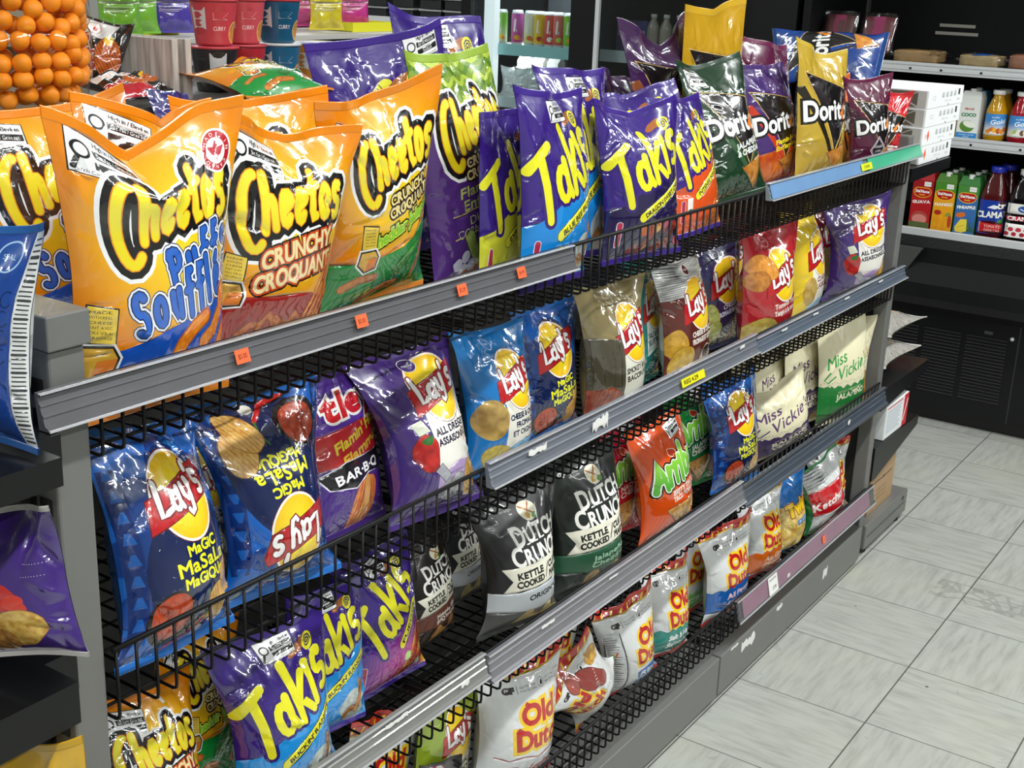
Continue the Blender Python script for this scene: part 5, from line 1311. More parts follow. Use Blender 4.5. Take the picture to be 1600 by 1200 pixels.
 ('potato_chip_bag', 'od_green', (-1.8713, 0.125, 0.1511, -0.0726, -0.0553, -0.0713, 0.1657, 0.2124), 0.0394, 5585, {'wave': 0.012, 'bend': 0.1}, 'white chip bag with a light green foot, right of the teal banded one', 'bags on the bottom shelf'),
 ('potato_chip_bag', 'od_blue', (-1.8231, 0.056, 0.1482, -0.138, -0.0388, 0.0334, 0.189, 0.2229), 0.0725, 5634, {'wave': 0.012, 'bend': 0.2}, 'white chip bag with a royal blue All Dressed band', 'bags on the bottom shelf'),
 ('potato_chip_bag', 'od_orange', (-1.5712, 0.0779, 0.1463, -0.1795, -0.1216, 0.0134, 0.1871, 0.2224), 0.091, 5683, {'wave': 0.012, 'bend': 0.15}, 'white chip bag with an orange band', 'bags on the bottom shelf'),
 ('puffed_corn_bag', 'corn', (-1.3982, 0.0817, 0.1468, -0.0319, -0.0909, -0.026, 0.1654, 0.21), 0.0836, 5732, {'wave': 0.01}, 'blue and yellow puffed corn bag on the bottom shelf', 'bags on the bottom shelf'),
 ('potato_chip_bag', 'greenbag', (-1.1722, 0.1504, 0.1502, -0.121, -0.0338, -0.0705, 0.1427, 0.1787), 0.0263, 5781, {'wave': 0.01}, 'plain green bag edge beside the puffed corn bag', 'bags on the bottom shelf'),
 ('potato_chip_bag', 'ketchup', (-1.204, 0.0494, 0.1677, -0.3801, -0.0223, 0.2733, 0.1685, 0.19), 0.0704, 5830, {'wave': 0.012, 'bend': 0.2}, 'red and white chip bag reading Ketchup at the right end of the bottom shelf', 'bags on the bottom shelf'),
 ('potato_chip_bag', 'od_orig', (-1.1118, 0.0791, 0.1558, -0.4973, -0.014, 0.15, 0.145, 0.215), 0.0799, 5879, {'wave': 0.02, 'bend': 0.2}, 'twisted white chip bag with a red and yellow striped top behind the Ketchup bag', 'bags on the bottom shelf'),
 ('potato_chip_bag', 'blueend', (-3.7173, 0.0083, 1.1353, -1.4996, -0.0569, -0.0232, 0.149, 0.2003), 0.044, 412, {'wave': 0.012}, 'blue bag with a white nutrition strip on the end display, topmost at the left edge', 'bags on the end display'),
 ('potato_chip_bag', 'chipend', (-3.7184, -0.0344, 0.922, -1.3394, -0.042, 0.2381, 0.1566, 0.146), 0.044, 419, {'wave': 0.012}, 'purple bag with printed golden chips on the end display, middle of the three', 'bags on the end display'),
 ('tortilla_chip_bag', 'yellowbag', (-3.72, -0.035, 0.612, -1.3, 0.03, 0.2, 0.19, 0.205), 0.044, 426, {'wave': 0.012}, 'yellow bag with a black corner on the end display, lowest of the three', 'bags on the end display'),
]
for name, dk, (X, Y, Z, yaw, tilt, roll, bw, bh), th, seed, ex, lab, grp in BAGS:
    ex = dict(ex); fl = ex.pop('flip', 0)
    o = build_bag(name, design(dk), Bag(bw, bh, th, seed, **ex), bool(fl))
    bag_pose(o, X, Y, Z, yaw, tilt, roll)
    tag(o, lab, 'snack bag' if name != 'potato_chip_bag' else 'chip bag', grp)
# ---------------------------------------------------------------- on the far half of the island's top
UZ = 1.36
WOOD = None
def wood():
    m, nt, p = nodes('pale_wood_grain')
    tc = nt.nodes.new('ShaderNodeTexCoord'); mp = nt.nodes.new('ShaderNodeMapping'); mp.inputs['Scale'].default_value = (60, 60, 4)
    n = nt.nodes.new('ShaderNodeTexNoise'); n.inputs['Scale'].default_value = 2.5; n.inputs['Detail'].default_value = 6
    rp = nt.nodes.new('ShaderNodeValToRGB'); rp.color_ramp.elements[0].color = (*lin('8a807a'), 1); rp.color_ramp.elements[1].color = (*lin('cfc5bc'), 1)
    rp.color_ramp.elements[0].position = .3; rp.color_ramp.elements[1].position = .7
    nt.links.new(tc.outputs['Object'], mp.inputs[0]); nt.links.new(mp.outputs[0], n.inputs['Vector']); nt.links.new(n.outputs['Fac'], rp.inputs[0]); nt.links.new(rp.outputs[0], p.inputs['Base Color'])
    p.inputs['Roughness'].default_value = .5
    return m
WOODM = wood()
for x, l in ((-3.012, 'pale wood-grain divider board facing the noodle packs'), (-2.986, 'second pale wood-grain board, just behind the first one')):
    o = MB().box(-.006, .006, 0, .17, 0, .09, .0008).build('divider_board', WOODM); o.location = (x, .52, UZ); tag(o, l, 'board')
# jar of cheese balls
JX, JY, JR = -3.262, .575, .112
jar = empty('cheese_ball_jar', (JX, JY, UZ), 'big clear jar full of orange cheese balls at the top left corner', 'jar')
pr = [(.001, .004), (.082, .004), (.095, .0), (.102, .012), (JR, .05), (JR, .105), (JR - .004, .112), (JR, .119), (JR, .19), (.1, .22), (.075, .235), (.075, .26)]
link('jar_body', MB().lathe(pr, 56).mesh('jar_body'), jar, CLEARJ)
link('lid', MB().lathe([(.078, .25), (.078, .275), (.001, .275)], 40).mesh('lid'), jar, plain('red_lid', 'b42a1c', .4, 0, .3))
ballm = plain('cheese_ball_orange', 'f79a1e', .55, 0, .15, .18, 60, bump=.35)
bme = []
for k in range(4):
    bm = bmesh.new(); bmesh.ops.create_icosphere(bm, subdivisions=3, radius=.0128)
    for v in bm.verts:
        q = v.co * 120
        v.co *= 1 + .05 * math.sin(q.x * 1.3 + k) * math.sin(q.y * 1.7 + 2 * k) + .04 * math.sin(q.z * 2.1 + k)
    me = bpy.data.meshes.new('cheese_ball'); bm.to_mesh(me); bm.free(); me.polygons.foreach_set('use_smooth', [True] * len(me.polygons)); me.materials.append(ballm); bme.append(me)
rb = random.Random(5)
pk = []
for z in np.arange(.02, .215, .0236):
    rmax = (.082 if z < .03 else .096 if z < .2 else .08)
    for rad in (rmax, rmax - .026, rmax - .052):
        n = max(3, int(2 * PI * rad / .0268)); ph = rb.uniform(0, 6)
        for k in range(n):
            a = ph + 2 * PI * k / n
            if rad < rmax - .03 and z < .18: continue
            pk.append((rad * math.cos(a) + rb.uniform(-.0015, .0015), rad * math.sin(a) + rb.uniform(-.0025, .0015), z + rb.uniform(-.0065, .0065)))
cv = Vector((cam.location.x - JX, cam.location.y - JY, 0)).normalized()
pk = [q for q in pk if (q[0] * cv.x + q[1] * cv.y) > -.045]
for k, q in enumerate(pk):
    o = bpy.data.objects.new('cheese_ball', bme[k % 4]); COL.objects.link(o)
    o.location = (JX + q[0], JY + q[1], UZ + q[2] + .004); o.rotation_euler = (rb.uniform(0, 6), rb.uniform(0, 6), rb.uniform(0, 6))
    tag(o, 'orange cheese ball inside the clear jar at the top left', 'snack', 'cheese balls in the jar')

def noodle_design(red):
    d = D_('121012', seal='1a181a', back='1a181a')
    d.add(poly((-2, 104), (60, 104), (80, 144), (-2, 144)), 'e4e2e0'); d.layers(ell(34, 122, 12, 10), (.8, '8a1c24'), (0, 'f0e8e0')); d.add(ell(36, 121, 4, 4), 'c82030')
    L = text('Bulda', 32, 72, 20, 74, -62 if not red else 10, 0, 1.4); d.layers(L, (2, 'f4ece8'), (0, 'a8142a'))
    d.layers(ell(70, 70, 26, 40, 10, 30), (1.2, '3a2a24'), (0, speck('e0762a', '7a2414', .16, 3, 6, 40))); d.fine(70, 70, 24, 36, 220)
    d.add(ell(64, 104, 9, 10), 'f0c020')
    if red: d.add(poly((-2, -2), (102, -2), (102, 40), (-2, 60)), 'b01628')
    return d
nd, nr = noodle_design(False), noodle_design(True)
for dk, X, Y, Z, yaw, ti, ro, w_, h_, lab in ((nd, -3.088, .625, UZ + .012, -.75, -.2, -.25, .08, .105, 'black instant noodle pack leaning on the wood-grain board, picture of noodles on its side'),
                                          (nd, -3.06, .515, UZ + .014, -.2, -1.2, .3, .08, .06, 'black instant noodle pack lying in front of the wood-grain board'),
                                          (nr, -3.12, .468, UZ + .013, -.1, -1.15, .1, .085, .07, 'red and black instant noodle pack lying against the cheese ball jar')):
    b = Bag(w_, h_, .022, int(X * -1000), wave=.006); o = build_bag('noodle_pack', dk, b); bag_pose(o, X, Y, Z, yaw, ti, ro); tag(o, lab, 'noodle pack', 'instant noodle packs')
bd = Design(100, H0, '26206c', y0=H0 * SEAL, y1=H0 * (1 - SEAL), nx=10, ny=14); bd.seal = '26206c'; bd.back = '26206c'; bd.add(text('GY', 40, 80, 20, 50), 'd8c8e0'); bd.mat = FOIL
o = build_bag('noodle_pack', bd, Bag(.085, .075, .016, 3, wave=.006)); bag_pose(o, -3.085, .425, 1.315, .1, -.5, -.1); tag(o, 'deep blue pack lying between the orange bags and the noodle packs', 'noodle pack', 'instant noodle packs')

# cup noodles stacked two high
def cup(name_c, lidc, X, Y, Z, lab, pic=True, grey=False):
    c = empty('noodle_cup', (X, Y, Z), lab, 'noodle cup', 'noodle cups beside the wood-grain boards')
    prof = [(.0275, 0), (.029, .002), (.0378, .066), (.038, .07)]
    body = plain('cup ' + name_c, name_c, .4, 0, .2)
    link('cup_body', MB().lathe(prof, 40).mesh('cup_body'), c, body)
    link('lid', MB().lathe([(.04, .0685), (.0405, .071), (.04, .0725), (.001, .0728)], 40).mesh('lid'), c, plain('lid ' + lidc, lidc, .35, 0, .3))
    d = Design(200, 80, name_c, nx=24, ny=5); d.seal = name_c
    if grey: d.add(rect(76, 44, 44, 64), 'b8b8b8'); d.add(rect(30, 62, 36, 8), '1c1c1c'); [d.add(stroke([(14, 52 - 5 * k), (46 - (k * 7) % 9, 52 - 5 * k)], .6), '2a2a2a') for k in range(8)]
    else:
        d.add(rect(24, 50, 44, 44), 'c8c4c2'); [d.add(stroke([(8, 66 - 5 * k), (40 - (k * 7) % 12, 66 - 5 * k)], .5), '8a8886') for k in range(7)]
        d.add(text('CURRY', 84, 30, 8, 36), 'f0dcdc'); [d.add(stroke([(66, 60 - 4 * k), (106 - (k * 5) % 14, 60 - 4 * k)], .5), 'e8d0d0') for k in range(4)]
        if pic: d.layers(ell(140, 22, 24, 20), (2, 'e8c060'), (0, speck('d89a4a', '8a3a1c', .15, 2))); d.fine(140, 22, 22, 18, 120)
    wrap_print('printed_sleeve', d, lambda v: (.0292 + .009 * v, .003 + .063 * v), -200, 0, LABEL, c)
    return c
ca = math.atan2(-1.02 - .62, -4.375 + 2.8)
for X, lo, up in ((-2.858, '1c1a1c', 'b83a44'), (-2.775, 'a8242e', 'c04a52'), (-2.69, '1c5a7c', '14506e'), (-2.6, 'c07a2a', None)):
    nmx = {'1c1a1c': 'black', 'a8242e': 'red', '1c5a7c': 'blue', 'c07a2a': 'golden orange'}[lo]
    cup(lo, 'b83a44' if X < -2.7 else 'c8ccd0', X, .62 if X > -2.85 else .6, UZ, f'{nmx} noodle cup in the lower row of the stacked cups', grey=(lo == '1c1a1c'))
    if up: cup(up, 'b83a44', X, .62 if X > -2.85 else .6, UZ + .074, f'{"blue" if up == "14506e" else "red"} noodle cup standing on the {nmx} cup')

# raised board with trays of small pouches
rs = empty('riser_shelf', (-2.53, .97, UZ), 'low grey riser carrying yellow trays of snack pouches', 'riser')
link('top_board', MB().box(-.5, .55, -.11, .11, .056, .066, .001).mesh('top_board'), rs, plain('riser_grey', 'b4b2ac', .5))
for x in (-.47, .25): link('side_board', MB().box(x - .006, x + .006, -.1, .1, 0, .056).mesh('side_board'), rs, STEEL)
RZ = UZ + .066
def pouch(c0, c1, X, Y, lab, w_=.085, h_=.105, yaw=-.35):
    d = Design(100, H0, fade(c1, c0, 30, 100), y0=H0 * SEAL, y1=H0 * (1 - SEAL), nx=12, ny=16); d.seal = c0; d.back = c1; d.mat = FOIL
    d.layers(ell(52, 100, 16, 11), (1, 'e8e4d8'), (0, 'f4f2ec')); d.add(text('Simply', 52, 100, 6, 24), '2a3a8a'); d.add(text('Sweet', 52, 112, 5, 60), '2a2a2a'); d.add(rect(50, 76, 96, 5), 'ecebe4')
    for k in range(4): d.add(stroke([(10, 66 - 4 * k), (80 - k * 7, 66 - 4 * k)], .6), 'f0f0e4')
    o = build_bag('snack_pouch', d, Bag(w_, h_, .03, int(abs(X) * 1000), wave=.004)); bag_pose(o, X, Y, RZ + .005, yaw, -.03, 0); return tag(o, lab, 'pouch', 'snack pouches on the riser')
for c0, c1, X, Y, lab in (('7ab83a', '6aa82c', -2.80, .9, 'lime green pouch mostly hidden by the cheese ball jar'), ('86c840', '70b030', -2.735, .93, 'lime green pouch standing over the wood-grain board'),
                          ('4aa8d0', '3a94c0', -2.675, 1.005, 'sky blue pouch behind the yellow tray'), ('5a4ab0', '4a3ca0', -2.65, .93, 'violet pouch, left of the two behind the boards'), ('5648a8', '463a98', -2.56, .9, 'violet pouch standing beside the red noodle cups'),
                          ('e0d030', 'd8c420', -2.235, .92, 'yellow pouch standing right of the blue noodle cups'), ('d83a9a', 'b82a7c', -2.165, 1.045, 'pink pouch directly right of the yellow one'), ('e04aa4', 'c03088', -2.095, .965, 'pink pouch furthest right on the riser')):
    pouch(c0, c1, X, Y, lab)
for X, lab in ((-2.69, 'yellow card tray under the violet pouches'), (-2.09, 'yellow card tray holding the pink pouches')):
    t = MB().box(-.07, .07, -.002, .0, 0, .02).box(-.07, .07, .1, .102, 0, .02).box(-.07, -.068, 0, .1, 0, .02).box(.068, .07, 0, .1, 0, .02).box(-.07, .07, 0, .1, 0, .0012).build('card_tray', plain('yellow_card ' + lab[:12], 'd8d41c', .5))
    t.location = (X, .952 if X < -2.3 else .913, RZ); tag(t, lab, 'tray')
# ---------------------------------------------------------------- coolers along the back wall
FX = 0.357
INNER = plain('cooler_liner', '2c3034', .5, var=.05)
INL = plain('cooler_liner_light', '6a6e74', .5)
gc = empty('glass_door_cooler', (FX, 1.7, 0), 'black glass-door drinks cooler with two doors behind the chip bags', 'cooler')
def gp(n, mb, m):
    o = mb.build(n, m, gc); o.matrix_parent_inverse = Matrix.Translation(gc.location).inverted(); return o
gp('cabinet', MB().box(1.0, 1.05, .92, 2.48, 0, 2.1).box(FX, 1.0, .92, 1.16, 0, 2.1).box(FX, 1.0, 2.44, 2.48, 0, 2.1).box(FX, 1.0, 1.16, 2.44, 0, .35).box(FX, 1.0, 1.16, 2.44, 2.0, 2.1), BLACKM)
gp('liner', MB().box(.985, .999, 1.17, 2.43, .36, 1.99), INNER)
gp('divider', MB().box(.40, .985, 1.82, 1.85, .36, 1.99), INNER)
for y0, y1, d in ((1.775, 1.895, 1), (2.405, 2.44, 1), (1.145, 1.19, 2)):
    gp('door_frame', MB().box(FX - .035, FX, y0, y1, .35, 2.0, .004), BLACKM)
gp('door_frame', MB().box(FX - .035, FX, 1.19, 2.405, 1.94, 2.0).box(FX - .035, FX, 1.19, 2.405, .35, .42), BLACKM)
gp('chrome_edge', MB().box(FX - .037, FX - .02, 1.757, 1.775, .36, 1.98), SILVER)
for y0, y1 in ((1.895, 2.405), (1.19, 1.757)):
    gp('door_glass', MB().box(FX - .022, FX - .016, y0, y1, .4, 1.96), GLASS)
em = bpy.data.materials.new('cool_white_led'); em.use_nodes = True; p_ = em.node_tree.nodes['Principled BSDF']
p_.inputs['Emission Color'].default_value = (.9, .97, 1, 1); p_.inputs['Emission Strength'].default_value = .75; p_.inputs['Base Color'].default_value = (.8, .8, .8, 1)
gp('led_cover', MB().box(.40, .44, 2.33, 2.385, .4, 1.95), em)
for y0, y1, z in ((1.86, 2.43, 1.255), (1.86, 2.43, 1.03), (1.17, 1.81, 1.262), (1.17, 1.81, .98)):
    gp('shelf', MB().box(.45, .97, y0, y1, z - .012, z), WHITEP)
    gp('shelf_lip', MB().box(.435, .45, y0, y1, z - .042, z + .006), plain('aqua_lip %d' % (z * 100 + y0), '9fd4d6' if (z > 1.2 and y0 > 1.8) else 'c4ccd0', .3, 0, .3))
# drinks cans
def can(c0, c1, fr, X, Y, Z, lab, r=.0265, h=.148):
    c = empty('drink_can', (X, Y, Z), lab, 'can', 'drink cans in the lit cooler')
    prof = [(.001, .004), (r * .75, .004), (r * .8, 0), (r, .012), (r, h - .014), (r * .82, h), (r * .78, h - .004), (.001, h - .005)]
    link('can_body', MB().lathe(prof, 28).mesh('can_body'), c, SILVER)
    d = Design(100, 140, fade(c1, c0, 20, 90), nx=20, ny=6)
    d.add(ell(50, 24, 16, 12), fr); d.add(ell(64, 18, 9, 8), 'e87a2a'); d.add(stroke([(36, 56), (40, 110)], 5), 'f4f2ee')
    wrap_print('printed_wrap', d, lambda v: (r + .0004 + 0 * v, .012 + (h - .026) * v), 120, 300, LABEL, c)
    return c
for c0, c1, fr, Y, nm in (('7ab83a', 'c8d4a8', 'f0c020', 2.36, 'dim green'), ('d060b0', 'b82a78', 'e0a020', 2.275, 'pink'), ('f0ecd8', 'e0d890', 'e06a2a', 2.208, 'cream'), ('f0c41a', 'e8b010', 'b0282a', 2.156, 'yellow'), ('e05a4a', 'c82a2a', 'f0ece0', 2.102, 'red'), ('e8786a', 'd04a3a', 'b8d04a', 2.056, 'coral'), ('8ad02a', '6ab81a', 'e8a020', 2.003, 'lime green')):
    can(c0, c1, fr, .5, Y, 1.256, f'{nm} drink can in the lit cooler row')
# silver pouches on the shelf below
for k, Y in enumerate((2.31, 2.235, 2.16, 2.085)):
    d = Design(100, H0, 'c9cbcc', y0=H0 * SEAL, y1=H0 * (1 - SEAL), nx=12, ny=16); d.seal = 'dcdede'; d.back = 'c4c6c8'
    d.add(text('MILK TEA', 50, 90, 7, 56), '9a9ca0'); d.add(rect(50, 60, 50, 12), 'e6e8e8')
    o = build_bag('foil_pouch', d, Bag(.085, .125, .045, 40 + k, wave=.008)); bag_pose(o, .50 - .01 * k, Y, 1.032, -1.25, -.12, 0)
    tag(o, ('silver foil pouch, %s in the lower cooler row' % ('leftmost', 'second from the left', 'third from the left', 'rightmost')[k]), 'pouch', 'silver pouches in the cooler')
for k, Y in enumerate((2.30, 2.22, 2.14)):
    d = Design(100, 100, 'e8e8e4', nx=4, ny=4); d.add(ell(50, 40, 30, 24), '2a7a4a' if k < 2 else 'b03040')
    c = MB().box(-.03, .03, -.03, .03, 0, .15, .002).add([(-.03, -.03, .15), (.03, -.03, .15), (.03, .03, .15), (-.03, .03, .15), (0, -.03, .18), (0, .03, .18)], [(0, 1, 4), (3, 5, 2), (0, 4, 5, 3), (1, 2, 5, 4)]).build('milk_carton', WHITEP); c.location = (.62, Y, 1.032); tag(c, 'small white milk carton, %s behind the silver pouches' % ('left one', 'middle one', 'right one')[k], 'carton', 'milk cartons')
    o = flat_print('front_print', d, .056, .06, LABEL, c); o.location = (-.0305, 0, .105); o.rotation_euler = (0, 0, -PI / 2)
# second door: bottles
def small_bottle(X, Y, Z, cb, cc, lab, grp, r=.03, h=.17):
    b = empty('drink_bottle', (X, Y, Z), lab, 'bottle', grp)
    link('bottle_body', MB().lathe([(r * .9, 0), (r, .006), (r, h * .6), (r * .9, h * .7), (r * .45, h * .85), (r * .42, h * .92)], 24).mesh('bottle_body'), b, plain('bottle ' + lab[:20], cb, .15, 0, .5))
    link('cap', MB().lathe([(r * .5, h * .9), (r * .5, h), (.001, h)], 20).mesh('cap'), b, plain('cap ' + lab[:18], cc, .4))
for k, Y in enumerate((1.625, 1.565, 1.505)):
    small_bottle(.55, Y, 1.263, 'a89a8c', 'd8d4c8', 'milky glass bottle, %s in the second cooler door' % ('left one', 'middle one', 'right one')[k], 'milky bottles', .027, .155)
for k, Y in enumerate((1.80, 1.745, 1.70)):
    d = Design(100, 100, ('5a4a78', '6a4a6c', '484a80')[k], nx=3, ny=3); d.add(rect(50, 60, 70, 22), 'a89ab4'); d.seal = '4a4060'
    c = MB().box(-.025, .025, -.022, .022, 0, .125, .002).build('yogurt_carton', plain('purple_carton%d' % k, ('5a4a78', '6a4a6c', '484a80')[k], .5)); c.location = (.56, Y - .03, 1.263); tag(c, 'purple carton, %s of the three behind the cooler glass' % ('left one', 'middle one', 'right one')[k], 'carton', 'purple cartons')
    o = flat_print('front_print', d, .04, .11, LABEL, c); o.location = (-.0256, 0, .0625); o.rotation_euler = (0, 0, -PI / 2)

# grey wall shelf with black tubs, further along
wsf = empty('wall_shelf', (.4, 2.8, 0), 'grey steel shelf with black tubs at the upper left', 'shelf')
for n, mb, m in (('board', MB().box(.4, .95, 2.49, 3.5, 1.31, 1.335), STEEL), ('price_lip', MB().box(.385, .4, 2.49, 3.5, 1.298, 1.345), SILVER), ('back_board', MB().box(.95, .97, 2.49, 3.5, 0, 2.0), STEEL), ('board', MB().box(.4, .95, 2.49, 3.5, 1.05, 1.07), STEEL), ('upright', MB().box(.4, .97, 3.5, 3.53, 0, 2.0), STEEL_D)):
    o = mb.build(n, m, wsf); o.matrix_parent_inverse = Matrix.Translation(wsf.location).inverted()
for k, Y in enumerate((3.02, 2.86, 2.70, 2.56)):
    for j in (0, 1):
        t = empty('storage_tub', (.48, Y, 1.336 + j * .052), 'black lidded tub, %s stack from the left, %s one' % (('first', 'second', 'third', 'fourth')[k], ('lower', 'upper')[j]), 'tub', 'black tubs on the wall shelf')
        link('tub_body', MB().box(-.06, .06, -.06, .06, 0, .042, .006).mesh('tub_body'), t, plain('tub_black%d%d' % (k, j), '1e2022', .4)); link('lid', MB().box(-.064, .064, -.064, .064, .042, .05, .002).mesh('lid'), t, plain('tub_lid%d%d' % (k, j), '8a8c8c', .35))

# ---------------------------------------------------------------- open multideck cooler
oc = empty('open_cooler', (FX, -.2, 0), 'black open-front cooler with silver-edged shelves of juice at the right', 'cooler')
def op(n, mb, m):
    o = mb.build(n, m, oc); o.matrix_parent_inverse = Matrix.Translation(oc.location).inverted(); return o
Y0, Y1 = -1.2, .90
LINER = plain('black_liner', '07080a', .55, var=.1, spec=.25)
op('back_panel', MB().box(.98, 1.03, Y0, Y1, .55, 2.0), LINER)
op('side_panel', MB().box(FX + .01, .98, Y1 - .03, Y1, .55, 2.0), LINER)
op('green_panel', MB().box(.965, .98, .47, Y1 - .03, .72, 1.03), plain('green_black_panel', '26342f', .5))
op('upright', MB().box(.95, .98, .86, .868, 1.3, 2.0), STEEL_D)
op('side_panel', MB().box(FX + .01, .98, Y0, Y0 + .03, .55, 2.0), LINER)
op('canopy', MB().box(FX + .01, 1.03, Y0, Y1, 2.0, 2.1), BLACKM)
for z in (1.303, 1.055):
    op('shelf', MB().box(FX + .02, .97, Y0 + .03, Y1 - .03, z - .012, z), LINER)
    e = [(FX, z - .03), (FX + .003, z - .031), (FX + .003, z - .022), (FX, z - .021), (FX, z - .0105), (FX + .003, z - .01), (FX + .003, z - .004), (FX, z - .003), (FX, z + .006), (FX + .02, z + .006), (FX + .02, z - .03)]
    mb = MB()
    n = len(e)
    mb.add([(x, Y0 + .03, zz) for x, zz in e] + [(x, Y1 - .03, zz) for x, zz in e], [(k, (k + 1) % n, n + (k + 1) % n, n + k) for k in range(n)] + [tuple(range(n)), tuple(range(n, 2 * n))])
    op('price_lip', mb, SILVER)
    for y in (.47, .36, .22, .05): op('screw', MB().box(FX - .0012, FX + .001, y - .004, y + .004, z - .019, z - .012), BLACK)
op('bottom_deck', MB().box(FX + .01, .98, Y0 + .03, Y1 - .03, .69, .712), LINER)
op('front_lip', MB().box(FX - .006, FX + .012, Y0, Y1, .695, .722, .002), SILVER)
rough = plain('pebbled_black', '16191b', .5, bump=1.2, scale=220)
op('front_band', MB().box(FX - .004, FX + .02, Y0, Y1, .655, .695), rough)
bp = [(FX - .002, .655), (FX + .03, .655), (FX + .03, .42), (FX - .004, .42), (FX - .05, .45), (FX - .06, .48), (FX - .05, .53), (FX - .01, .6)]
mb = MB(); n = len(bp)
mb.add([(x, Y0, z) for x, z in bp] + [(x, Y1, z) for x, z in bp], [(k, (k + 1) % n, n + (k + 1) % n, n + k) for k in range(n)] + [tuple(range(n)), tuple(range(n, 2 * n))])
op('bumper', mb, BLACKM)
op('gusset', MB().add([(FX - .03, .33, .654), (FX - .03, .46, .654), (FX - .03, .44, .47), (FX - .012, .33, .654), (FX - .012, .46, .654), (FX - .012, .44, .47)], [(0, 1, 2), (5, 4, 3), (0, 3, 4, 1), (1, 4, 5, 2), (2, 5, 3, 0)]), STEEL_D)
op('base', MB().box(FX + .02, 1.0, Y0, Y1, .05, .55), BLACK)
op('base_panel', MB().box(FX, FX + .02, Y0, Y1, .05, .42), BLACKM)
op('plinth', MB().box(FX + .03, 1.0, Y0, Y1, 0, .05), BLACK)
for y0, y1 in ((.312, .53), (.155, .29), (-.01, .135)):
    mb = MB()
    for k in range(20):
        z = .115 + k * .0125
        mb.add([(FX - .0005, y0, z), (FX - .0005, y1, z), (FX - .006, y1, z + .004), (FX - .006, y0, z + .004), (FX - .0005, y0, z + .007), (FX - .0005, y1, z + .007)], [(0, 1, 2, 3), (3, 2, 5, 4), (0, 3, 4), (1, 5, 2)])
    op('louvre', mb, plain('louvre%d' % int(y0 * 100), '2b2c2c', .5))
op('seam', MB().box(FX - .001, FX + .001, -.052, -.046, .05, .42), plain('seam_grey', '24262a', .4))
op('badge', MB().box(FX - .0015, FX, .045, .075, .372, .384), plain('badge_grey', '3a3c40', .4))
op('lock', MB().lathe([(.007, -.002), (.007, .004), (.001, .005)], 12, (0, 0, 0)), SILVER).matrix_local = Matrix.Translation((-.002, .175, .37)) @ Matrix.Rotation(-PI / 2, 4, 'Y')
for y, z, w_ in ((.50, 1.425, .10), (.50, 1.395, .12)):
    o = op('tape_strip', MB().box(.978, .9795, y - w_ * .7, y + w_ * .7, z - .006, z + .006), plain('old_tape%d' % (z * 1000), 'a8a69c', .6)); o['label'] = 'strip of old white tape'
# packs on the top shelf
meatm = clear('clear_wrap', 'ffffff', .08, .12)
def wrapped(name, X, Y, Z, lx, ly, lz, c, lab, stand=False, band=None):
    t = empty(name, (X, Y, Z), lab, 'food pack', 'wrapped packs on the cooler top shelf')
    bm = bmesh.new(); bmesh.ops.create_cube(bm, size=1); bmesh.ops.subdivide_edges(bm, edges=bm.edges[:], cuts=5, use_grid_fill=True)
    rr = random.Random(int(abs(Y) * 999))
    for v in bm.verts:
        q = v.co.copy()
        s = 1 - .18 * (abs(2 * q.x) ** 4 + abs(2 * q.y) ** 4) / 2
        v.co = Vector((q.x * lx, q.y * ly, (q.z * s + .5) * lz + rr.uniform(-.0015, .0015)))
    me = bpy.data.meshes.new('food'); bm.to_mesh(me); bm.free(); me.polygons.foreach_set('use_smooth', [True] * len(me.polygons))
    link('food', me, t, plain('food ' + lab[:16], c, .5, 0, .1, .3, 40, bump=.4))
    bm = bmesh.new(); bmesh.ops.create_cube(bm, size=1); bmesh.ops.subdivide_edges(bm, edges=bm.edges[:], cuts=6, use_grid_fill=True)
    for v in bm.verts:
        q = v.co.copy(); s = 1 - .8 * max(abs(2 * q.y), abs(2 * q.x)) ** 6
        v.co = Vector((q.x * lx * 1.25, q.y * ly * 1.22, .001 + (q.z * s + .5) * lz * 1.1 + rr.uniform(-.002, .002)))
    me = bpy.data.meshes.new('film'); bm.to_mesh(me); bm.free(); me.polygons.foreach_set('use_smooth', [True] * len(me.polygons))
    link('film', me, t, meatm)
    if band: link('paper_band', MB().box(-lx * .5, lx * .5, -ly * .2, ly * .2, lz * 1.0, lz * 1.04).mesh('paper_band'), t, plain('band ' + lab[:12], band, .5))
    if stand: t.rotation_euler = (0, -1.25, 0)
    return t
wrapped('bread_pack', .47, .475, 1.305, .12, .155, .042, 'a8885c', 'long flat bread pack in clear film, first from the left on the cooler top shelf')
wrapped('bread_pack', .47, .25, 1.305, .12, .13, .04, 'b09a70', 'short bread pack with a blue label on the cooler top shelf', band='1c5aa8')
wrapped('bread_pack', .47, .08, 1.305, .12, .13, .05, '9a6a50', 'brown wrapped loaf at the right edge of the cooler top shelf')
wrapped('meat_pack', .47, .64, 1.388, .13, .11, .02, '6a2a34', 'wrapped meat pack with a magenta label standing behind the blue bag, right of two', True, '9a1c5c')
wrapped('meat_pack', .47, .79, 1.388, .13, .11, .02, '5a3030', 'wrapped meat pack with a grey top standing behind the blue bag, left of two', True, '8a1a4c')
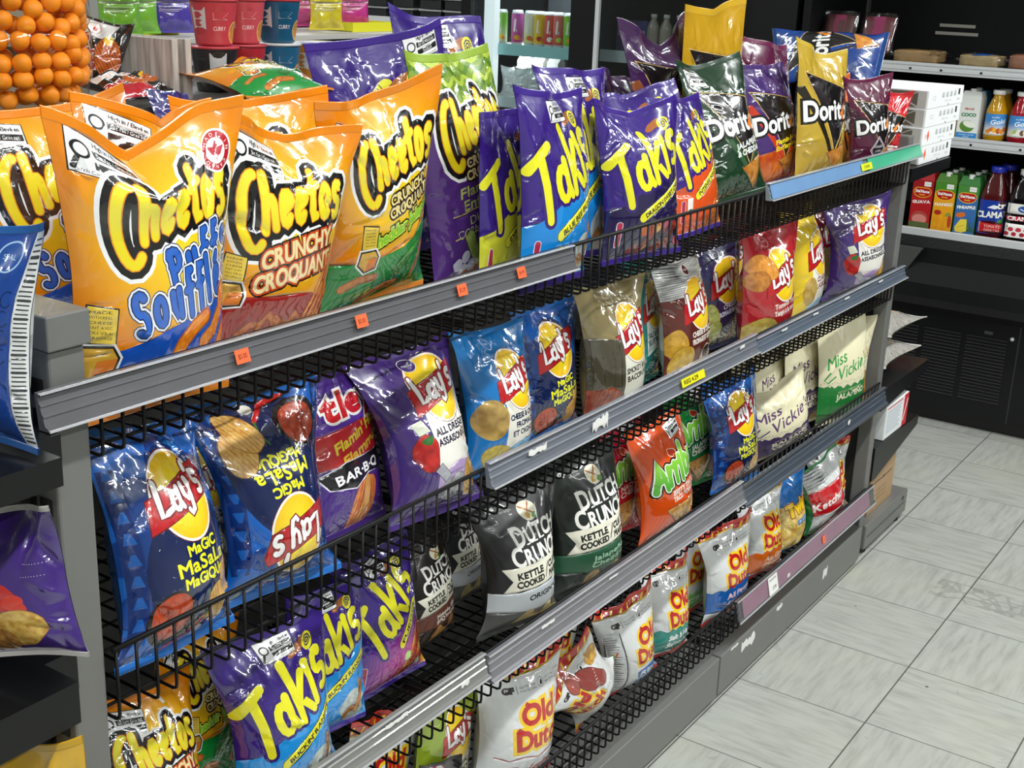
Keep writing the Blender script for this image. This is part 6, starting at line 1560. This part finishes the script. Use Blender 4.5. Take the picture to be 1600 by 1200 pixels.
# ---------------------------------------------------------------- juice in the open cooler
def juice_bottle(X, Y, Z, juice, capc, lab, h=.175, r=.036, labelf=None, grp=None, name='juice_bottle', sq=None):
    b = empty(name, (X, Y, Z), lab, 'bottle', grp)
    prof = [(r * .9, 0), (r, .006), (r, h * .56), (r * .96, h * .62), (r * .62, h * .82), (r * .5, h * .87), (r * .5, h * .93)]
    link('bottle_body', MB().lathe(prof, 36, sq=sq).mesh('bottle_body'), b, plain('juice ' + lab[:26], juice, .12, 0, .6))
    link('cap', MB().lathe([(r * .58, h * .915), (r * .6, h * .92), (r * .6, h * .995), (r * .56, h), (.001, h)], 28).mesh('cap'), b, plain('jcap ' + lab[:26], capc, .35, 0, .2))
    if labelf:
        d = Design(100, 80, 'f0f0ec', nx=16, ny=10); labelf(d)
        wrap_print('label', d, lambda v: (r + .0006 + 0 * v, h * .07 + h * .47 * v), 110, 300, LABEL, b, sq)
    return b
def lab_guava(c1, fruit):
    def f(d):
        d.base = fade('f2efe6', '3a8ad0', 20, 52); d.add(text('PURE', 44, 68, 5, 22, 4), 'f4f4f0'); d.add(text('Gold', 52, 54, 14, 44, 8, .2, .6), 'f2f6f8')
        for k in range(6): d.add(ell(24 + k * 10, 20 + (k * 7) % 9, 9, 7, k * 30, 18, .2, k), fruit[k % len(fruit)])
        d.add(rect(50, 3, 104, 8), c1)
    return f
def lab_clamato(d):
    d.base = '16389c'
    d.layers(poly((30, 62), (44, 70), (62, 66), (74, 60), (58, 62), (46, 60)), (0, 'f0f4f8')); d.add(rect(66, 70, 26, 9), 'e8ecf0')
    d.layers(text('CLAMATO', 50, 47, 14, 80, 3, 0, .8), (1, '0c1c50'), (0, 'f4f4f0')); d.layers(rect(46, 15, 54, 22), (1, 'f0d8c0'), (0, 'c41e24')); d.add(text('TOMATO', 46, 18, 6, 36), 'f0e0d8'); d.add(text('COCKTAIL', 46, 9, 5, 34), 'f0e0d8'); d.add(ell(64, 33, 9, 5, 10, 16, .3, 2), '3a8a3a')
def lab_cran(d):
    d.base = 'efede8'; d.add(rect(50, 46, 104, 18), 'c01c34'); d.add(text('CRANBERRY', 52, 46, 9, 74, 2, 0, .5), 'f4f0f0'); d.layers(ell(44, 68, 12, 7), (1, '1c3a7a'), (0, '2a5aa8')); d.add(stroke([(36, 68), (44, 65), (52, 69)], 1), 'f0f4f8')
    for k in range(12): d.add(ell(14 + (k * 23) % 76, 8 + (k * 11) % 22, 5, n=14), ('a81e34', 'c43048')[k % 2])
def lab_coco(d): d.base = 'ecece6'; d.add(ell(50, 40, 30, 28), 'd8d4c4'); d.add(ell(46, 34, 20, 18), 'f4f0e8'); d.add(text('COCO', 50, 68, 10, 60), '2a2a20')
MZ, LZ = 1.056, .7125
juice_bottle(.43, .165, MZ, 'c8920c', 'eeeeea', 'yellow mango juice bottle with a white cap, beside the white coconut carton', labelf=lab_guava('8a6a1c', ('e8902a', 'd8762a', 'f0b03a', 'b85a1c')))
juice_bottle(.43, .083, MZ, '9c1020', 'eeeeea', 'red juice bottle with a white cap, right of the yellow one', labelf=lab_guava('8a1020', ('d8e0c0', 'a8c070', 'e8e4d8', '6a4a3a')))
juice_bottle(.43, .003, MZ, '8a7a5c', '26343a', 'brownish bottle with a coconut label at the right edge of the photo', labelf=lab_coco)
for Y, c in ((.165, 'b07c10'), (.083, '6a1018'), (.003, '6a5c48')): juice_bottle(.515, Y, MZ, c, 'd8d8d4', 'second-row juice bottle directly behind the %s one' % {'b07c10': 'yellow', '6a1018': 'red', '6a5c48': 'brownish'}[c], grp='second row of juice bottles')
def carton(X, Y, Z, w_, dp, h, c, lab, fr, capc='f0f0ec', top='4a7a34', slant=True, capx=0.0, grp=None):
    t = empty('juice_carton', (X, Y, Z), lab, 'carton', grp)
    mb = MB(); a = w_ / 2; b = dp / 2; hs = h * .86
    vs = [(-b, -a, 0), (b, -a, 0), (b, a, 0), (-b, a, 0), (-b * .98, -a, hs), (b, -a, hs), (b, a, hs), (-b * .98, a, hs), (-b * .55, -a * .8, h), (b * .9, -a * .8, h), (b * .9, a * .8, h), (-b * .55, a * .8, h)]
    mb.add(vs, [(3, 2, 1, 0), (0, 1, 5, 4), (1, 2, 6, 5), (2, 3, 7, 6), (3, 0, 4, 7), (4, 5, 9, 8), (5, 6, 10, 9), (6, 7, 11, 10), (7, 4, 8, 11), (8, 9, 10, 11)])
    link('carton_body', mb.mesh('carton_body'), t, plain('carton ' + lab[:24], c, .4, 0, .2))
    link('cap', MB().lathe([(.013, 0), (.013, .004), (.0105, .005), (.0105, .016), (.001, .016)], 24).mesh('cap'), t, WHITEP).location = (-b * .35, capx, h * .955)
    if fr:
        o = flat_print('front_print', fr, w_ * .97, hs * .98, LABEL, t); o.location = (-b * .99 - .0004, 0, hs * .5); o.rotation_euler = (0, 0, -PI / 2)
    return t
def fr_juice(c, top, word, shapes):
    d = Design(100, 230, fade(c, top, 178, 190), nx=14, ny=30); d.seal = c
    d.layers(group(ell(50, 172, 40, 22), ell(30, 176, 22, 18), ell(70, 176, 22, 18)), (3, 'f0c82a'), (0, 'b8161e')); d.add(text('Del Monte', 50, 178, 12, 68, 0, 0, 1), 'f4f4f0'); d.add(text('Quality', 50, 162, 6, 30, 0, .2, .4), 'f0c82a')
    d.add(rect(72, 214, 34, 22), 'f0f0ec'); d.add(text('Carton', 72, 214, 5, 26), '2a3a6a'); d.add(text(word, 50, 128, 13, 86, 4, 0, 1), 'f4f2ec')
    shapes(d); return d
def s_mango(d): d.layers(ell(44, 44, 36, 40), (1.5, 'c8841a'), (0, speck('f4b020', 'e08a14', .12, 2, 9))); d.fine(44, 44, 34, 38, 120); d.layers(ell(26, 88, 18, 12), (0, 'b02a24')); d.add(ell(78, 82, 14, 10, 20), '8a9a3a'); d.add(ell(88, 50, 10, 30), 'c0402a')
def s_pine(d): d.add(poly((6, 30), (30, 70), (60, 72), (66, 40), (80, 22), (40, 6), (10, 10)), 'f0d84a'); d.add(ell(28, 90, 24, 12, 10), 'd8702a'); [d.add(poly((66 + k * 6, 8), (60 + k * 9, 90 - k * 5), (72 + k * 6, 20)), '2c5a2c') for k in range(6)]; d.add(stroke([(18, 30), (50, 44)], 2), 'd8b830')
def s_guava(d): d.add(ell(50, 50, 42, 34), 'b84a44'); d.add(ell(50, 44, 36, 24), 'e08a84'); d.add(rect(50, 16, 104, 30), '5a6a3a')
GRP = 'juice cartons on the lowest cooler shelf'
carton(.43, .378, LZ, .076, .07, .21, 'a81a20', 'red guava juice carton half hidden by the right steel post', fr_juice('b81c22', 'a01820', 'GUAVA', s_guava), grp=GRP)
carton(.43, .296, LZ, .076, .07, .21, '4a7a2a', 'orange mango juice carton at the front of the lowest cooler shelf', fr_juice('eca41a', '4a8a2a', 'MANGO', s_mango), grp=GRP)
carton(.43, .214, LZ, .076, .07, .21, '3a7a3a', 'blue pineapple juice carton at the front of the lowest cooler shelf', fr_juice('3a6cae', '4a8a3a', 'PINEAPPLE', s_pine), grp=GRP)
for Y, n_ in ((.296, 'mango'), (.214, 'pineapple')):
    for k, X in enumerate((.51, .59)): carton(X, Y, LZ, .076, .07, .21, '2c5a2c', 'dark green juice carton, %s row behind the %s carton' % (('second', 'third')[k], n_), None, grp='cartons in the back rows')
juice_bottle(.43, .128, LZ, '4c1416', '1c2cb0', 'dark red tomato juice bottle with a blue cap and label', .255, .044, lab_clamato, sq=5)
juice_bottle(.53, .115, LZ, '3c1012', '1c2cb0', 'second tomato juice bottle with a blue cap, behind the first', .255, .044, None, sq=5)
juice_bottle(.43, .022, LZ, '0e0a0c', 'f0f0ee', 'very dark cranberry juice bottle with a white cap and a red banded label', .255, .05, lab_cran, sq=5)
cc = Design(100, 230, 'e6e8e4', nx=14, ny=30); cc.seal = 'e6e8e4'
cc.add(rect(50, 14, 104, 36), '2a8ad0'); cc.add(text('COCONUT WATER', 50, 20, 7, 76), 'f0f4f8'); cc.add(text('DRINK', 50, 9, 7, 30), 'f0f4f8'); cc.layers(ell(48, 70, 36, 34), (0, '5a8a34')); cc.add(ell(58, 82, 32, 18, -20), 'eef0e4'); cc.add(text('GRACE', 50, 170, 10, 44, 0, 0, .8), 'b8282e'); cc.add(text('COCO', 50, 136, 18, 70, 2, 0, 1.4), '1c7a44')
carton(.43, .252, MZ, .074, .07, .165, 'e2e4e0', 'white coconut drink carton with a green coconut picture', cc)
carton(.50, .252, MZ, .07, .06, .165, '2a8ac0', 'blue carton just behind the white coconut carton', None)
sw = Design(60, 140, 'f0c030', nx=6, ny=14); sw.add(ell(30, 60, 20, 26), 'e8842a')
carton(.45, .315, MZ, .03, .05, .12, 'e8b82a', 'narrow yellow carton peeking out beside the white boxes', sw)

# ---------------------------------------------------------------- right end display of the island
ec = empty('end_display', (-.8, .45, 0), 'dark end display on the right end of the shelving island', 'shelving')
def e_(n, mb, m):
    o = mb.build(n, m, ec); o.matrix_parent_inverse = Matrix.Translation(ec.location).inverted(); return o
e_('base', MB().box(-.985, -.615, .004, .92, .02, .094, .003), STEEL)
e_('base_groove', MB().box(-.97, -.64, .0025, .0045, .055, .058), STEEL_D)
for x in (-.95, -.66): e_('levelling_foot', MB().lathe([(.02, 0), (.02, .007), (.006, .009), (.006, .022)], 12, (x, .03, 0)), BLACK)
e_('hole', MB().box(-.665, -.65, .003, .0045, .07, .08), BLACK)
e_('back_plate', MB().box(-.99, -.985, .06, .92, .094, 1.1), DARKPANEL)
for z, xe, xb in ((1.112, -.64, -.9), (.5, -.575, -.8), (.33, -.6, -.86)):
    e_('shelf', MB().box(-.985, xe, .012, .9, z - .014, z), BLACKM)
    mb = MB(); t = .004; dz = .035 if z > 1 else (.06 if z > .4 else .1)
    mb.add([(-.985, .008, z), (xe, .008, z), (xe, .008, z - .03), (-.985 + .03, .008, z - dz), (-.985, .008, z - dz)] + [(-.985, .008 + t, z), (xe, .008 + t, z), (xe, .008 + t, z - .03), (-.955, .008 + t, z - dz), (-.985, .008 + t, z - dz)],
           [(0, 1, 2, 3, 4), (9, 8, 7, 6, 5), (0, 5, 6, 1), (1, 6, 7, 2), (2, 7, 8, 3), (3, 8, 9, 4), (4, 9, 5, 0)])
    e_('side_bracket', mb, BLACKM)
def box_front(k):
    d = Design(300, 52, 'e9ebec', nx=8, ny=3); d.seal = 'e9ebec'
    for j in range(4): d.add(ell(124 + j * 34, 34, 10, 8), 'b8babc'); d.add(rect(124 + j * 34, 28, 20, 5), 'a8aaac')
    d.add(text('330 mL', 170, 15, 6, 60), 'a8aaae'); d.add(rect(262, 36, 16, 18), '2a2c2e'); d.add(text('12x', 262, 14, 7, 24), '6a6c6e'); d.add(rect(176, 2.5, 6, 6), '1c1c1e')
    if k >= 2: d.add(poly((50, 8), (60, 26), (50, 46), (38, 28)), 'f2603c'); d.add(rect(28, 26, 8, 12), 'c8b0ac')
    else: d.add(text('C2', 50, 28, 12, 26), 'b0b2b6')
    return d
cardw = plain('white_carton_board', 'e4e6e6', .55); cardg = plain('grey_carton_inside', 'b4b2ac', .6)
for k, (x0, x1) in enumerate(((-.905, -.62), (-.9, -.6), (-.893, -.578), (-.89, -.568))):
    kk = 3 - k
    t = empty('drinks_box', ((x0 + x1) / 2, .02, 1.113 + k * .0485), 'white drinks box on the end display, %s of the stack' % ('lowest', 'second from the bottom', 'third from the bottom', 'topmost')[k], 'box', 'white drinks boxes')
    w_ = x1 - x0
    link('box_body', MB().box(-w_ / 2, w_ / 2, 0, .26, 0, .048, .001).mesh('box_body'), t, cardw)
    link('end_flap', MB().box(-w_ / 2 - .001, -w_ / 2, .004, .256, .002, .046).mesh('end_flap'), t, cardg)
    for j in range(2):
        y = .07 + j * .1
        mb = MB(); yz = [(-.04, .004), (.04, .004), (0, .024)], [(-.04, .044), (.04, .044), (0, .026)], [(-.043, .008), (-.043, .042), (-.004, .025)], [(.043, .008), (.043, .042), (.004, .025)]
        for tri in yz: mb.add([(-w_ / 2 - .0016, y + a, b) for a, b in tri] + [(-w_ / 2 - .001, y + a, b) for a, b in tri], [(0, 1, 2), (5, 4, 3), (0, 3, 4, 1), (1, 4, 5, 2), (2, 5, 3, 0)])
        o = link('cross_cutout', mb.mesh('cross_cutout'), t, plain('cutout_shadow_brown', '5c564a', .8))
    o = flat_print('front_print', box_front(kk if kk < 2 else kk), w_ * .995, .047, PAPER, t); o.location = (0, -.0002, .024)
ricef = printed('rice_film', .22, .6, .2, 30)
for z, x, w_, h_, lab in ((.502, -.745, .30, .24, 'lower clear bag of pale grain on the end display'), (.59, -.73, .30, .25, 'upper clear bag of pale grain with a white flap on the end display')):
    d = Design(100, H0, speck('b8b4ac', '8a867e', .9, 2), y0=H0 * SEAL, y1=H0 * (1 - SEAL), nx=40, ny=50); d.seal = 'c8c8c4'; d.back = 'b4b0a8'; d.mat = ricef
    if z > .55: d.add(rect(20, 30, 50, 60), 'e8e8e4')
    b = Bag(w_ * .7, w_, .075, int(z * 1000), wave=.006, slump=.2)
    o = build_bag('grain_bag', d, b); o.matrix_world = Matrix.Translation((x - .16, .14, z + .038)) @ Matrix.Rotation(PI / 2, 4, 'Y') @ Matrix.Rotation(-PI / 2, 4, 'Z') @ Matrix.Rotation(0, 4, 'Y')
    tag(o, lab, 'grain bag', 'clear grain bags')
wb = empty('food_box', (-.81, .014, .331), 'white and red food box on the lower dark shelf of the end display', 'box')
link('box_body', MB().box(-.1, .1, 0, .1, 0, .1, .001).mesh('box_body'), wb, cardw)
d = Design(260, 100, 'e6e8ea', nx=8, ny=4); d.seal = 'e6e8ea'; d.add(rect(235, 50, 56, 104), 'c41e2c'); d.add(stroke([(216, 20), (250, 80)], 4), 'f0ece8'); d.add(rect(100, 92, 180, 4), 'c41e2c')
for k in range(12): d.add(stroke([(14, 82 - k * 6), (180 - (k * 17) % 30, 82 - k * 6)], .9), '7a8aa8')
flat_print('front_print', d, .198, .098, PAPER, wb).location = (0, -.0003, .05)
cb = empty('cardboard_box', (-.82, .03, .095), 'brown cardboard box on the base of the end display', 'box')
link('box_body', MB().box(-.10, .115, 0, .25, 0, .19).mesh('box_body'), cb, plain('brown_cardboard', 'a88862', .75, var=.06, scale=20))
d = Design(215, 190, 'ad8d66', nx=6, ny=6); d.seal = 'ad8d66'
for k in range(22): d.add(rect(8 + k * 9.6, 182, 5, 2), 'd8c8a8')
d.add(stroke([(20, 90), (60, 92), (110, 90), (190, 94)], 2), '2c241c'); d.add(ell(120, 92, 10, 4), '2c241c')
for k in range(3): d.add(text('KEEP DRY', 110, 60 - k * 14, 6, 90), '3a3024')
flat_print('front_print', d, .214, .189, PAPER, cb).location = (.0075, -.0003, .095)

# left end display: black shelves
el = empty('end_display', (-3.8, .2, 0), 'black shelves of the end display at the left edge of the photo', 'shelving')
for z in (1.128, .895, .582):
    o = MB().box(-3.86, -3.652, -.02, .6, z - (.045 if z < 1 else .028), z).box(-3.86, -3.69, -.072, -.02, z - (.045 if z < 1 else .028), z).build('shelf', BLACKM, el); o.matrix_parent_inverse = Matrix.Translation(el.location).inverted()
o = MB().box(-3.655, -3.642, .05, .6, .02, 1.19).build('back_plate', BLACK, el); o.matrix_parent_inverse = Matrix.Translation(el.location).inverted()
o = MB().box(-3.9, -3.645, 0.0, .6, 0, .1).build('base', STEEL_D, el); o.matrix_parent_inverse = Matrix.Translation(el.location).inverted()
